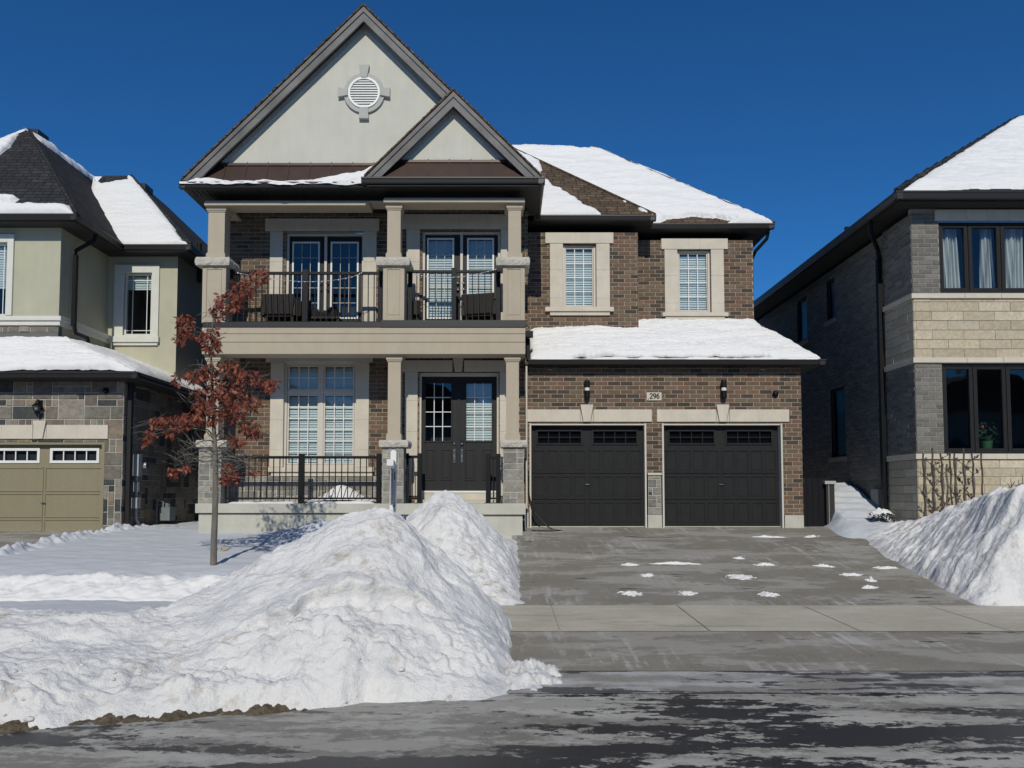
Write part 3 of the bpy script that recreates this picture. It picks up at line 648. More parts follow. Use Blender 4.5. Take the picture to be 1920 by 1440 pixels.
# serif digits drawn as thick-and-thin strokes
def digits(par, x, y, z, h, mt):
    w = h*.52; segs = {
     '2': [(0.05,.78),(.16,.95),(.42,1.0),(.72,.92),(.82,.72),(.70,.50),(.42,.27),(.05,.04),(.05,.0),(.95,.0)],
     '9': [(.86,.62),(.70,.42),(.42,.36),(.14,.48),(.06,.70),(.18,.92),(.45,1.0),(.74,.92),(.88,.66),(.84,.38),(.66,.14),(.20,.0)],
     '6': [(.14,.38),(.30,.58),(.58,.64),(.86,.52),(.94,.30),(.82,.08),(.55,.0),(.26,.08),(.12,.34),(.16,.62),(.34,.86),(.80,1.0)]}
    for k, ch in enumerate('296'):
        mb = B(); pts = [(x+(k-1.5)*w*1.22+.08*w+px_*w, z+(pz-.5)*h) for px_, pz in segs[ch]]
        for a, b in zip(pts[:-1], pts[1:]):
            dx, dz = b[0]-a[0], b[1]-a[1]; L_ = math.hypot(dx, dz); th = h*(.045+.055*abs(dz)/L_) if not (ch == '2' and abs(dz) < 1e-6) else h*.07
            nx_, nz_ = -dz/L_*th, dx/L_*th; ex, ez = dx/L_*th*.5, dz/L_*th*.5
            mb.prism([(a[0]-ex-nx_,a[1]-ez-nz_),(b[0]+ex-nx_,b[1]+ez-nz_),(b[0]+ex+nx_,b[1]+ez+nz_),(a[0]-ex+nx_,a[1]-ez+nz_)], y-.003-.0002*len(mb.v)/8, y+.002)
        mb.build('numeral', mt, par)
xc, zc_ = (P0[0]+P0[1])/2, (P0[2]+P0[3])/2
digits(pq, xc+.012, YG-.031, zc_+.008, .108, 'black')
B().lathe(xx(1215, 748.5, YG), zz(748.5, YG), [(.010, YG-.034),(.010, YG-.028)], 10, 'y').build('full_stop', 'black', pq)
X, z = xx(1453, 739, YG), zz(739, YG)
B().lathe(X, z, [(.06,YG),(.065,YG-.03),(.055,YG-.06),(.03,YG-.085),(.005,YG-.09)], 18, 'y').build('security_camera', 'black', H, smooth=True)
mb = B(); xg = xx(1100, 684, 16.8)
for px in (1030, 1430): X = xx(px, 688, 16.8); mb.lathe(X, 16.8, [(.05,4.27),(.05,4.262)], 14)
mb.build('soffit_light', 'precast', H)

# --- windows of walls 2 and 3 with stone surrounds ---
def surround(Y, hd, ja, jb, sills, jsplit, hs, jy, keyed=None, d1=.035):
    mb = B(); X0, X1, A, C = rect(*hd, Y); blocks(mb, X0, X1, A, C, Y-d1-.012, Y+.05, [xx(q, hd[2], Y) for q in hs])
    for j in (ja, jb):
        a, b, c, d_ = rect(j[0], j[1], jy[0], jy[1], Y); vblocks(mb, a, b, c, A-.002, Y-d1, Y+.10, sorted(zz(q, Y) for q in jsplit))
    for s_ in sills:
        a, b, c, d_ = rect(*s_[:4], Y); mb.box(a, b, Y-s_[4], Y+.05, c, d_-.003)
    if keyed: keystone(mb, (xx(keyed[0], 685, Y)+xx(keyed[1], 685, Y))/2, A, zz(keyed[2], Y), .15, .26, Y-d1-.035, Y)
    return mb.build('stone_surround', 'precast', H, bevel=.005)
surround(YW2, (1022, 1150, 437, 457), (1031, 1055.5), (1118, 1143), [(1022,1150,577,585,.10),(1031,1143,585,592,.06)], (507, 560), (1078, 1099), (457, 577))
surround(YW3, (1239, 1364, 448, 468), (1246, 1270), (1333, 1357), [(1241,1364,587,594,.10),(1247,1358,594,600,.06)], (518, 569), (1291, 1312), (468, 587))
def window(par, o, Y, fw=.05, cols=3, rows=4, blind=1.0, fm='offwhite', rec=.07, **k):
    x0, x1, z0, z1 = o; mb = B(); ring(mb, x0-.005, x1+.005, z0-.005, z1+.005, Y+rec-.01, Y+rec+.07, fw); ring(mb, x0+fw, x1-fw, z0+fw, z1-fw, Y+rec+.005, Y+rec+.05, .022)
    w = mb.build('window', fm, par, bevel=.003); glazing(w, x0+fw+.018, x1-fw-.018, z0+fw+.018, z1-fw-.018, Y+rec+.035, cols, rows, blind=blind, **k); return w
window(H, w2, YW2); window(H, w3, YW3)

# --- ground-floor left window ---
surround(YD, (499, 700, 665, 679), (507, 532), (668, 692), [(505,702,876,885,.10),(509,700,885,893,.055)], (735, 788, 844), (546, 600, 655), (679, 876))
x0, x1, z0, z1 = wl; fw = .055; mb = B(); ring(mb, x0-.005, x1+.005, z0-.005, z1+.005, YD+.06, YD+.14, fw)
xm = xx(601, 770, YD); zm0, zm1 = zz(738, YD), zz(731, YD)
mb.box(xm-.045, xm+.045, YD+.062, YD+.14, z0+fw, z1-fw); mb.box(x0+fw, x1-fw, YD+.064, YD+.138, zm0, zm1)
wf = mb.build('window', 'offwhite', H, bevel=.003)
for (a, b) in ((x0+fw, xm-.045), (xm+.045, x1-fw)):
    for (c, e, r, bl) in ((z0+fw, zm0, 6, 1), (zm1, z1-fw, 2, 1)):
        f = B(); ring(f, a+.002, b-.002, c+.002, e-.002, YD+.075, YD+.125, .035); s_ = f.build('sash', 'offwhite', wf, bevel=.002)
        glazing(wf, a+.035, b-.035, c+.035, e-.035, YD+.10, 3, r, blind=bl, room=False)
B().box(x0-.1, x1+.1, YD+.35, YD+.36, z0-.1, z1+.1).build('interior', 'room', wf)

# --- entry surround + double doors ---
YD_, YD = YD, YDR
mb = B(); X0, X1, A, C = rect(753, 953, 676, 697, YD); kc = xx(859.5, 680, YD)
blocks(mb, X0, kc-.12, A, C, YD-.05, YD+.05, [xx(804, 680, YD)]); blocks(mb, kc+.12, X1, A, C, YD-.05, YD+.05, [xx(914, 680, YD)])
keystone(mb, kc, A, zz(664, YD), .15, .25, YD-.075, YD)
for j in ((759, 783), (937, 951)):
    a, b, c, d_ = rect(j[0], j[1], 697, 930, YD); vblocks(mb, a, b, c, A-.002, YD-.035, YD+.10, sorted(zz(q, YD) for q in (752, 810, 866)))
mb.build('stone_surround', 'precast', H, bevel=.005)
zdb, zdt = zz(922, YD), zz(705, YD)
mb = B(); dx0, dx1 = dr[0], dr[1]
mb.box(dx0-.003, dx0+.04, YD+.03, YD+.16, zdb, dr[3]); mb.box(dx1-.04, dx1+.003, YD+.03, YD+.16, zdb, dr[3]); mb.box(dx0+.04, dx1-.04, YD+.03, YD+.16, zdt, dr[3]+.003)
mb.build('door_frame', 'precast', H, bevel=.004)
B().box(dx0+.03, dx1-.03, YD-.03, YD+.18, zdb-.02, zdb+.02).build('door_sill', 'white', H)
def entry_door(a, b, gl, pn, hx):
    Yd = YD+.10; ga, gb, gc, ge = rect(gl[0], gl[1], 718, 827, YD+.1); mb = B()
    for r in _cutall([(a+.004, b-.004, zdb+.022, zdt-.004)], [(ga,gb,gc,ge)]): mb.box(r[0], r[1], Yd, Yd+.05, r[2], r[3])
    ring(mb, ga-.03, gb+.03, gc-.03, ge+.03, Yd-.014, Yd+.002, .032)
    for p in pn:
        pa, pb, pc, pe = rect(p[0], p[1], 842, 901, Yd); ring(mb, pa, pb, pc, pe, Yd-.012, Yd+.001, .028); mb.box(pa+.05, pb-.05, Yd-.009, Yd+.001, pc+.05, pe-.05)
    d_ = mb.build('front_door', 'doorblk', H, bevel=.004)
    glazing(d_, ga, gb, gc, ge, Yd+.02, 3, 4, blind=None if hx < 855 else 1.0, room=True, mw=.015)
    m2 = B(); X = xx(hx, 850, Yd)
    z = zz(832, Yd); m2.lathe(X, z, [(.033,Yd),(.033,Yd-.02),(.02,Yd-.035)], 14, 'y'); m2.box(X-.02, X+.02, Yd-.015, Yd, zz(867,Yd), zz(842,Yd))
    m2.tube([(X,Yd-.01,zz(846,Yd)),(X,Yd-.06,zz(850,Yd)),(X,Yd-.07,zz(856,Yd)),(X,Yd-.05,zz(862,Yd)),(X,Yd-.01,zz(865,Yd))], .012)
    m2.build('handle', 'chrome' if hx < 855 else 'chrome', d_)
    if hx > 855: B().box(X-.035, X+.035, Yd-.03, Yd, zz(835,Yd), zz(826,Yd)).build('keypad_lock', 'black', d_)
xmid = xx(860.5, 800, YD+.1)
entry_door(dx0+.04, xmid-.006, (798, 846), ((797, 816), (827, 847)), 852)
entry_door(xmid+.006, dx1-.04, (874, 922), ((871, 891), (904, 924)), 866)
B().box(xmid-.03, xmid+.03, YD+.08, YD+.10, zdb+.022, zdt-.01).build('astragal', 'doorblk', H, bevel=.003)
B().box(dx0-.05, dx1+.05, YD-.34, YD-.02, Z1-.05, zz(937, YD-.34)).build('door_step', 'concrete', H, bevel=.01)
B().box(dx0-.0, dx1+.0, YD-.015, YD+.3, Z1-.05, zdb-.021).build('sill_base', 'precast', H, bevel=.004)

YD = YD_
# --- balcony french doors ---
def french(o, hd, hs, ja, jb, lites, bl, hxs, ys, YD):
    mb = B(); X0, X1, A, C = rect(*hd, YD); blocks(mb, X0, X1, A, C, YD-.045, YD+.05, [xx(q, 420, YD) for q in hs])
    for j in (ja, jb):
        a, b, c, d_ = rect(j[0], j[1], hd[3], 612, YD); vblocks(mb, a, b, Z2, A-.002, YD-.035, YD+.1, sorted(zz(q, YD) for q in (492, 541)))
    mb.build('stone_surround', 'precast', H, bevel=.005)
    x0, x1, _, z1 = o; xm = (x0+x1)/2; mb = B()
    mb.box(x0-.003, x0+.05, YD+.04, YD+.16, Z2, z1); mb.box(x1-.05, x1+.003, YD+.04, YD+.16, Z2, z1); mb.box(x0+.05, x1-.05, YD+.04, YD+.16, z1-.045, z1+.003); mb.box(xm-.028, xm+.028, YD+.05, YD+.16, Z2, z1-.045)
    mb.build('door_frame', 'offwhite', H, bevel=.003)
    for k, (l0, l1) in enumerate(lites):
        a, b = (x0+.05, xm-.028) if k == 0 else (xm+.028, x1-.05); Yd = YD+.10; la, lb, lc, le = rect(l0, l1, ys[0], ys[1], Yd); lc = max(lc, Z2+.15); mb = B()
        for r in _cutall([(a+.003, b-.003, Z2+.05, z1-.05)], [(la,lb,lc,le)]): mb.box(r[0], r[1], Yd, Yd+.05, r[2], r[3])
        d_ = mb.build('balcony_door', 'doorblk', H, bevel=.003)
        f = B(); ring(f, la-.004, lb+.004, lc-.004, le+.004, Yd-.02, Yd+.004, .036); f.build('lite_frame', 'white', d_, bevel=.002)
        glazing(d_, la+.02, lb-.02, lc+.02, le-.02, Yd+.012, 3, 5, blind=bl[k], mw=.010, munt='offwhite')
        m2 = B(); X = xx(hxs[k], 540, Yd)
        for zq in (532, 544): m2.lathe(X, zz(zq, Yd), [(.026,Yd),(.026,Yd-.03),(.03,Yd-.05),(.012,Yd-.065)], 12, 'y')
        m2.build('handle', 'chrome', d_)
french(ul, (498, 712, 411, 434), (553, 606, 659), (506, 530), (681, 706), ((548, 599), (620, 672)), (None, None), (602.5, 614.5), (454, 598), YD)
french(ur, (753, 955, 403, 430), (807, 862, 915), (762, 787), (939, 955), ((801, 851), (876, 926)), (1, 1), (858.5, 869), (447, 598), YDR)

# --- porch: foundation, slabs, piers, columns, beams ---
xl = xx(370, 970, YL-.06); xr = xx(980, 970, YR-.06); xs_ = xx(716, 950, YL)
mb = B(); mb.box(xl, xs_, YL+.0, YD, .5, zz(963, YL)); mb.box(xs_+.004, xr, YR, YD, .5, zz(966, YR)); mb.build('porch_foundation', 'concrete', H, bevel=.008)
mb = B(); mb.box(xl-.05, xs_, YL-.06, YD, zz(962, YL-.06), Z1); mb.box(xs_+.003, xr+.06, YR-.06, YD, zz(965, YR-.06), Z1+.002); mb.build('porch_slab', 'concrete', H, bevel=.008)
mb = B(); mb.box(xl, xl+.3, YL+.3, YD, .5, 1.4); mb.build('porch_foundation', 'concrete', H)
def stone_pier(x0, x1, y, z0, z1, dep):
    mb = B(); mb.box(x0+.016, x1-.016, y+.016, y+dep-.016, z0, z1-.002); p = mb.build('stone_pier', 'mortar_stone', H)
    ashlar('stone_facing', p, frontP(y+.012), x0+.012, x1-.012, z0, z1, cell=.115, pal=SG, mx=(3,2), thick=.007, g=.010)
    ashlar('stone_facing', p, rightP(x1-.012), y+.012, y+dep-.012, z0, z1, cell=.115, pal=SG, mx=(3,2), thick=.007, g=.010)
    ashlar('stone_facing', p, leftP(x0+.012), y+.012, y+dep-.012, z0, z1, cell=.115, pal=SG, mx=(3,2), thick=.012, g=.012)
def rough_cap(x0, x1, y0, y1, z0, z1, name='pier_cap'):
    # a rock-faced slab: flat top and bottom, chipped edges
    n = 14; mb = B(); cx, cy = (x0+x1)/2, (y0+y1)/2; per = []
    for (a, b) in (((x0,y0),(x1,y0)), ((x1,y0),(x1,y1)), ((x1,y1),(x0,y1)), ((x0,y1),(x0,y0))):
        for k in range(n): t = k/n; per.append((a[0]+(b[0]-a[0])*t, a[1]+(b[1]-a[1])*t))
    lv = [(z0,-.012), (z0+.25*(z1-z0),.0), (z0+.65*(z1-z0),.004), (z1,-.016)]; base = len(mb.v)
    for z, off in lv:
        for (px, py) in per:
            r = random.uniform(-.009,.009); dx, dy = px-cx, py-cy; L_ = math.hypot(dx, dy); mb.v.append((px+dx/L_*(off+r), py+dy/L_*(off+r), z+random.uniform(-.003,.003)))
    m_ = len(per)
    for k in range(3):
        for j in range(m_): mb.f.append((base+k*m_+j, base+k*m_+(j+1) % m_, base+(k+1)*m_+(j+1) % m_, base+(k+1)*m_+j)); mb.c.append(None); mb.m.append(0)
    mb.f += [tuple(base+3*m_+j for j in range(m_)), tuple(base+j for j in reversed(range(m_)))]; mb.c += [None]*2; mb.m += [0]*2
    return mb.build(name, 'cap', H)
def column(x0, x1, z0, z1, y, dep, capx):
    mb = B(); mb.box(x0, x1, y, y+dep, z0+.14, z1-.12)
    mb.box(x0-.025, x1+.025, y-.025, y+dep+.025, z0, z0+.12); mb.box(x0-.012, x1+.012, y-.012, y+dep+.012, z0+.12, z0+.142)
    mb.box(x0-.018, x1+.018, y-.018, y+dep+.018, z1-.15, z1-.118); mb.box(x0-.035, x1+.035, y-.035, y+dep+.035, z1-.118, z1-.055); mb.box(x0-.05, x1+.05, y-.05, y+dep+.05, z1-.055, z1)
    return mb.build('column', 'tan', H, bevel=.004)
ZB1, ZB2 = zz(663, YL), zz(614, YL)      # balcony fascia
low = [(366,425,371,414,387,410,YL), (710,765,716,757,727,751,YR), (938,988,943,983,949,973,YR)]
for (c0, c1, p0, p1, s0, s1, Y) in low:
    a, b, _, _ = rect(p0, p1, 838, 945, Y); stone_pier(a, b, Y, Z1, zz(837, Y), .50)
    ca, cb, cz0, cz1 = rect(c0, c1, 825, 838, Y-.06); rough_cap(ca, cb, Y-.06, Y+.56, cz0, cz1)
    sa, sb, _, _ = rect(s0, s1, 700, 800, Y+.08); column(sa, sb, cz1-.002, zz(664, Y+.08), Y+.08, sb-sa, 0)
# balcony fascia boards
xa, xb, xc2 = xx(378, 640, YL-.06), xx(716, 640, YL-.06), xx(985, 640, YR-.06)
mb = B()
for (x0, x1, Y) in ((xa, xb+.01, YL-.06), (xb, xc2, YR-.06)):
    zs = [zz(663.5, Y), zz(641, Y), zz(625.5, Y), zz(614, Y)]
    mb.box(x0, x1, Y+.02, Y+.5, zs[0], zs[1]-.006); mb.box(x0, x1, Y+.01, Y+.5, zs[1], zs[2]-.006); mb.box(x0, x1, Y, Y+.5, zs[2], zs[3])
# side returns
for X, s_ in ((xa, 1), (xc2-.4, 1)):
    mb.box(X+.003, X+.397, YL+.3, YD-.002, zz(663.5, YL)+.004, zz(614, YL)-.004)
mb.build('balcony_fascia', 'tan', H, bevel=.006)
B().box(xa+.05, xc2-.05, YL+.4, YD, ZB1+.10, ZB1+.13).build('porch_ceiling', 'soffit', H)
B().box(xa+.02, xb+.0, YL-.075, YD, zz(614, YL-.06)+.002, Z2-.0).box(xb+.004, xc2+.01, YR-.08, YD, zz(614, YR-.06)+.002, Z2+.004).build('balcony_floor', 'dark', H, bevel=.004)
up = [(366,441,379,423,390,421,YL), (705,768,718,758,726,751,YR), (930,993,943,984,953,977,YR)]
for (c0, c1, p0, p1, s0, s1, Y) in up:
    a, b, _, _ = rect(p0, p1, 500, 606, Y); zt = zz(497, Y); mb = B()
    dep = .50; mb.box(a, b, Y+.02, Y+dep, Z2, zt); ring(mb, a, b, Z2, zt, Y, Y+.021, .085, bot=.12); mb.box(a+.092, b-.092, Y+.008, Y+.021, Z2+.127, zt-.092)
    mb.build('column_pier', 'tan', H, bevel=.004)
    ca, cb, cz0, cz1 = rect(c0, c1, 482, 497, Y-.06); 
    if Y == YL: cb = ca+(cb-ca)*.86
    rough_cap(ca, cb, Y-.08, Y+.58, cz0, cz1)
    sa, sb, _, _ = rect(s0, s1, 400, 480, Y+.1); column(sa, sb, cz1-.002, zz(384, Y+.1) if Y == YL else zz(380, Y+.1), Y+.1, sb-sa, 0)
# top beam
mb = B(); a, b = xx(384, 370, YL), xx(720, 370, YL); zb0, zt0 = zz(385, YL), zz(353, YL)
mb.box(a, b, YL+.012, YL+.42, zb0+.07, 7.62); mb.box(a-.01, b-.3, YL-.005, YL+.44, zb0, zb0+.07)
a2, b2 = xx(720, 370, YR), xx(983, 370, YR); zb1 = zz(379.5, YR)
mb.box(a2, b2, YR+.012, YR+.42, zb1+.07, 7.62); mb.box(a2-.012, b2+.012, YR-.005, YR+.44, zb1, zb1+.07)
mb.box(a+.003, a+.40, YL+.42, YD, zb0+.05, 7.62); mb.box(b2-.4, b2-.003, YR+.42, YD, zb1+.05, 7.62)
mb.build('roof_beam', 'tan', H, bevel=.005)

# --- railings ---
def railing(x0, x1, Y, zt, zb, zf, posts, n, skip=()):
    mb = B(); mb.box(x0, x1, Y-.03, Y+.03, zt-.055, zt); mb.box(x0, x1, Y-.022, Y+.022, zb, zb+.035)
    r = mb.build('railing', 'black', H, bevel=.004)
    for (a, b) in posts:
        q = B(); q.box(a, b, Y-.045, Y+.045, zf, zt+.045); q.box(a-.03, b+.03, Y-.07, Y+.07, zf, zf+.015); q.build('post', 'black', r, bevel=.004)
    step = (x1-x0)/n
    for k in range(n):
        x = x0+(k+.5)*step
        if any(a-.02 < x < b+.02 for a, b in posts): continue
        B().box(x-.009, x+.009, Y-.009, Y+.009, zb+.034, zt-.054).build('baluster', 'black', r)
def XP(l, y, Y): return [(xx(a, y, Y), xx(b, y, Y)) for a, b in l]
Yr = 16.33
railing(xx(414, 900, Yr), xx(716, 900, Yr), Yr, zz(855, Yr), zz(936, Yr), Z1, XP([(415, 424), (560, 570.5), (706, 715)], 900, Yr), 26)
railing(xx(757, 900, Yr), xx(790, 900, Yr), Yr, zz(854, Yr), zz(936, Yr), Z1, XP([(758, 766.5), (782.5, 791)], 900, Yr), 3)
railing(xx(911, 900, Yr), xx(939, 900, Yr), Yr, zz(855, Yr), zz(936, Yr), Z1, XP([(911, 919.5), (930, 938.5)], 900, Yr), 3)
Yr = 16.30
railing(xx(430, 560, Yr), xx(718, 560, Yr), Yr, zz(510, Yr), zz(606, Yr), Z2, XP([(431, 438), (567.5, 578), (709, 717)], 560, Yr), 26)
railing(xx(764, 560, Yr), xx(938, 560, Yr), Yr, zz(507, Yr), zz(604, Yr), Z2, XP([(765, 773), (846.5, 855.5), (930, 938)], 560, Yr), 15)

# --- porch roof: big gable and small gable ---
def chevron(mb, xc, half, zf, thick, y0, y1, mi=0, zcut=None, slope=1.0):
    za = zf+half*slope
    mb.prism([(xc-half,zf),(xc,za),(xc+half,zf),(xc+half-thick/slope,zf),(xc,za-thick),(xc-half+thick/slope,zf)], y0, y1, 'y', mi)
XC, HB = -2.90, 3.56; XC2, HS = -1.06, 1.70; ZR = 7.90
def gable(xc, hf, yb, yw, zb, y1, zr, shn):
    # boards, roof slab, shingles
    mb = B(); chevron(mb, xc, hf+.01, zr, .26, yb-.03, yb+.02); chevron(mb, xc, hf+.035, zr+.01, .11, yb-.055, yb-.028); mb.build('rake_board', 'rake', H, bevel=.004)
    mb = B(); chevron(mb, xc, hf-.01, zr, .17, yb+.02, y1); mb.build('roof_underside', 'soffit', H)
    n = 60; mb = B(); t = .045
    for s_ in (-1, 1):
        for k in range(n):   # ragged shingle edge
            r0 = random.uniform(0,.012)
            a, b = k/n, (k+1)/n; pa = (xc+s_*(hf+.06)*a, zr+(hf+.06)*(1-a)+.0); pb = (xc+s_*(hf+.06)*b, zr+(hf+.06)*(1-b)+.0)
            tt = t+random.uniform(-.006,.006)
            mb.prism([pa, pb, (pb[0],pb[1]+tt), (pa[0],pa[1]+tt)], yb-.075-r0, y1+.02)
    mb.build('roof', shn, H)
    hw = zr+hf-.17-.0-zb
    mb = B(); mb.prism([(xc-hw,zb),(xc+hw,zb),(xc,zb+hw)], yw, yw+.12); mb.build('gable_wall', 'gable', H)
    mb = B(); w_ = .15; q = hw-.0; mb.prism([(xc-q,zb),(xc,zb+q),(xc+q,zb),(xc+q-w_,zb),(xc,zb+q-w_),(xc-q+w_,zb)], yw-.025, yw); mb.build('gable_trim', 'gtrim', H, bevel=.004)
    # bronze skirt roof with standing seams
    mb = B(); za, zb2 = zr-.02, zb+.01; ya, yb2 = yb+.0, yw+.0; hx0, hx1 = hf-.02, hw+.05
    mb.face([(xc-hx0,ya,za),(xc+hx0,ya,za),(xc+hx1,yb2,zb2),(xc-hx1,yb2,zb2)])
    x = xc-hx0+.3
    while x < xc+hx0-.2:
        mb.prism([(ya,za),(yb2,zb2),(yb2,zb2+.045),(ya,za+.045)], x-.011, x+.011, 'x'); x += .43
    mb.box(xc-hx1, xc+hx1, yw-.045, yw-.003, zb-.03, zb+.02)
    mb.build('metal_skirt_roof', 'copper', H)
gable(XC, HB, 15.75, 15.95, zz(309, 15.95), 24, ZR, 'shingle')
gable(XC2, HS, 15.57, 15.76, zz(303, 15.76), 16.9, ZR, 'shingle')
# louvred round vent
Yv = 15.95; vx, vz = xx(683.5, 176, Yv), zz(176, Yv); R1 = .36; R2 = .465
mb = B(); n = 48
for k in range(n):
    a, b = 2*math.pi*k/n, 2*math.pi*(k+1)/n; p = lambda r, w: (vx+r*math.cos(w), vz+r*math.sin(w))
    mb.prism([p(R1-.05,a), p(R2-.05,a), p(R2-.05,b), p(R1-.05,b)], Yv-.05, Yv)
mb.build('vent_surround', 'gtrim', H)
mb = B()
for (ang, L0, L1, wa, wb) in ((90, .31, .575, .12, .21), (-90, .31, .55, .17, .20), (0, .33, .53, .13, .20), (180, .33, .53, .13, .20)):
    w = math.radians(ang); c_, s_ = math.cos(w), math.sin(w)
    def q(l, t): return (vx+l*c_-t*s_, vz+l*s_+t*c_)
    mb.prism([q(L0,-wa/2), q(L1,-wb/2), q(L1,wb/2), q(L0,wa/2)], Yv-.085, Yv)
mb.build('vent_keystone', 'gtrim', H, bevel=.006)
mb = B(); R = .325
for k in range(n):
    a, b = 2*math.pi*k/n, 2*math.pi*(k+1)/n; p = lambda r, w: (vx+r*math.cos(w), vz+r*math.sin(w))
    mb.prism([p(R-.04,a), p(R,a), p(R,b), p(R-.04,b)], Yv-.07, Yv-.001)
vo = mb.build('louvre_vent', 'white', H)
mb = B(); z = -.27
while z < .27:
    w = math.sqrt(max(0, (R-.03)**2-z*z)); mb.face([(vx-w,Yv-.052,vz+z),(vx+w,Yv-.052,vz+z),(vx+w,Yv-.01,vz+z+.05),(vx-w,Yv-.01,vz+z+.05)]); mb.box(vx-w, vx+w, Yv-.054, Yv-.046, vz+z-.012, vz+z+.002); z += .052
mb.build('louvre', 'white', vo)

# gutters and soffits
XGL, XGM, XGR = xx(335, 345, 15.7), xx(677, 340, 15.52), xx(1022, 340, 15.52)
mb = B(); gutter_x(mb, XGL, XGM+.1, 15.68, ZE+.0); gutter_x(mb, XGM, XGR, 15.50, ZE+.03, h=.13)
gutter_y(mb, 15.50, 17.6, XGR, ZE+.02, 1); gutter_y(mb, 15.68, 26, XGL, ZE, -1)
XG2 = xx(1231, 408, 17.58); gutter_x(mb, XGR-.12, XG2, 17.58, ZE, h=.12); gutter_y(mb, 17.58, 18.2, XG2, ZE, 1)
XG3 = xx(1453, 422, 18.13); gutter_x(mb, XG2-.1, XG3, 18.13, ZE, h=.12); gutter_y(mb, 18.13, 25.6, XG3, ZE, 1)
Zg = zz(673, 16.5); XG4 = xx(1549, 678, 16.5); gutter_x(mb, .45, XG4, 16.48, Zg, h=.12); gutter_y(mb, 16.48, 19.5, XG4, Zg, 1)
mb.build('gutter', 'dark', H)
mb = B(); zs_ = ZE-.125
mb.box(XGL+.1, XGM+.1, 15.76, YD+.1, zs_, zs_+.02); mb.box(XGM+.1, XGR-.1, 15.58, YD+.1, zs_-.004, zs_+.016)
mb.box(XGL+.1, XHL-.2, YD+.1, 25.5, zs_, zs_+.02)
mb.box(GL-.1, XG2-.1, 17.66, 18.4, zs_+.003, zs_+.023); mb.box(XGR-.12, GL+.2, YD+.1, 18.2, zs_, zs_+.019); mb.box(XR2-.1, XG3-.1, 18.21, 18.9, zs_, zs_+.02); mb.box(XR3-.1, XG3-.1, 18.9, 25.5, zs_, zs_+.02)
mb.build('soffit', 'soffit', H); mb = B(); mb.box(GL+.06, XG4-.1, 16.56, YG+.1, Zg-.125, Zg-.105); mb.box(GR-.1, XG4-.1, YG+.1, 19.4, Zg-.125, Zg-.105)
mb.box(GL-.0, XG4-.14, 16.6, 16.7, Zg-.105, Zg+.02)
mb.build('soffit', 'soffit', H)
# soffit perforation ribs on the porch eave
mb = B(); x = XGL+.2
while x < XGR-.2: mb.box(x, x+.012, 15.85, 16.15 if x < XGM else 15.98, zs_-.012, zs_-.005); x += .1
mb.build('soffit_rib', 'dark', H)

# main hipped roof 3 and projecting roof 2
RS = .92; c3 = (xx(1452, 420, 18.15), 18.15); d3 = 3.75; A3 = (c3[0]-d3, c3[1]+d3, ZE+RS*d3); yb3 = 18.15+2*d3
mb = B(); mb.face([(-2.9,18.15,ZE),(c3[0],18.15,ZE),A3,(-2.9,A3[1],A3[2])]); mb.face([(c3[0],18.15,ZE),(c3[0],yb3,ZE),A3]); mb.face([(c3[0],yb3,ZE),(-2.9,yb3,ZE),(-2.9,A3[1],A3[2]),A3])
mb.face([(XGL,18.15,ZE),(-2.9,18.15,ZE),(-2.9,21.9,A3[2]),(-2.95,21.9,A3[2])]); mb.face([(XGL,yb3,ZE),(XGL,18.15,ZE),(-2.95,21.9,A3[2])])
c2 = (XG2-.03, 17.6); A2 = (c2[0]-d3, c2[1]+d3, ZE+RS*d3)
mb.face([(-2.9,17.6,ZE),(c2[0],17.6,ZE),A2,(-2.9,A2[1],A2[2])]); mb.face([(c2[0],17.6,ZE),(c2[0],A3[1]-.0,ZE),(A2[0],A3[1]-.0,A2[2]),A2])
mb.build('roof', 'shingle', H)
for cc, AA in ((c2, A2), (c3, A3)):
    B().tube([(cc[0],cc[1],ZE+.01), (AA[0],AA[1],AA[2]+.01)], .035, 6).build('hip_cap', 'shingle', H)
tri = [(1009,296),(1014,331),(1025,342),(1079,373),(1101,392),(1134,404),(1150,412),(1240,412),(1222,401)]
sheet('roof_snow', H, [(-1.6,17.58,ZE),(c2[0],17.58,ZE),(A2[0],A2[1],A2[2]),(-1.6,A2[1],A2[2])], 260, 110, .10, bare=[tri], seed=1)
sheet('roof_snow', H, [(c2[0]-.0,17.62,ZE+.0),(c2[0],22,ZE),(A2[0],22,A2[2]),(A2[0],A2[1],A2[2])], 60, 60, .10, seed=2)
sheet('roof_snow', H, [(c2[0]-1.2,18.13,ZE),(c3[0]-.02,18.13,ZE),A3,(A2[0]-1.5,A3[1],A3[2])], 300, 140, .11, bare=[[(1238,415),(1262,408),(1310,406),(1352,409),(1376,415),(1350,419),(1290,421),(1255,420)], [(1068,270),(1108,270),(1108,282),(1085,281)]], seed=3, bite=4)
sheet('roof_snow', H, [(c3[0]-.02,18.13,ZE),(c3[0]-.02,yb3,ZE),A3,A3], 60, 40, .15, seed=4)
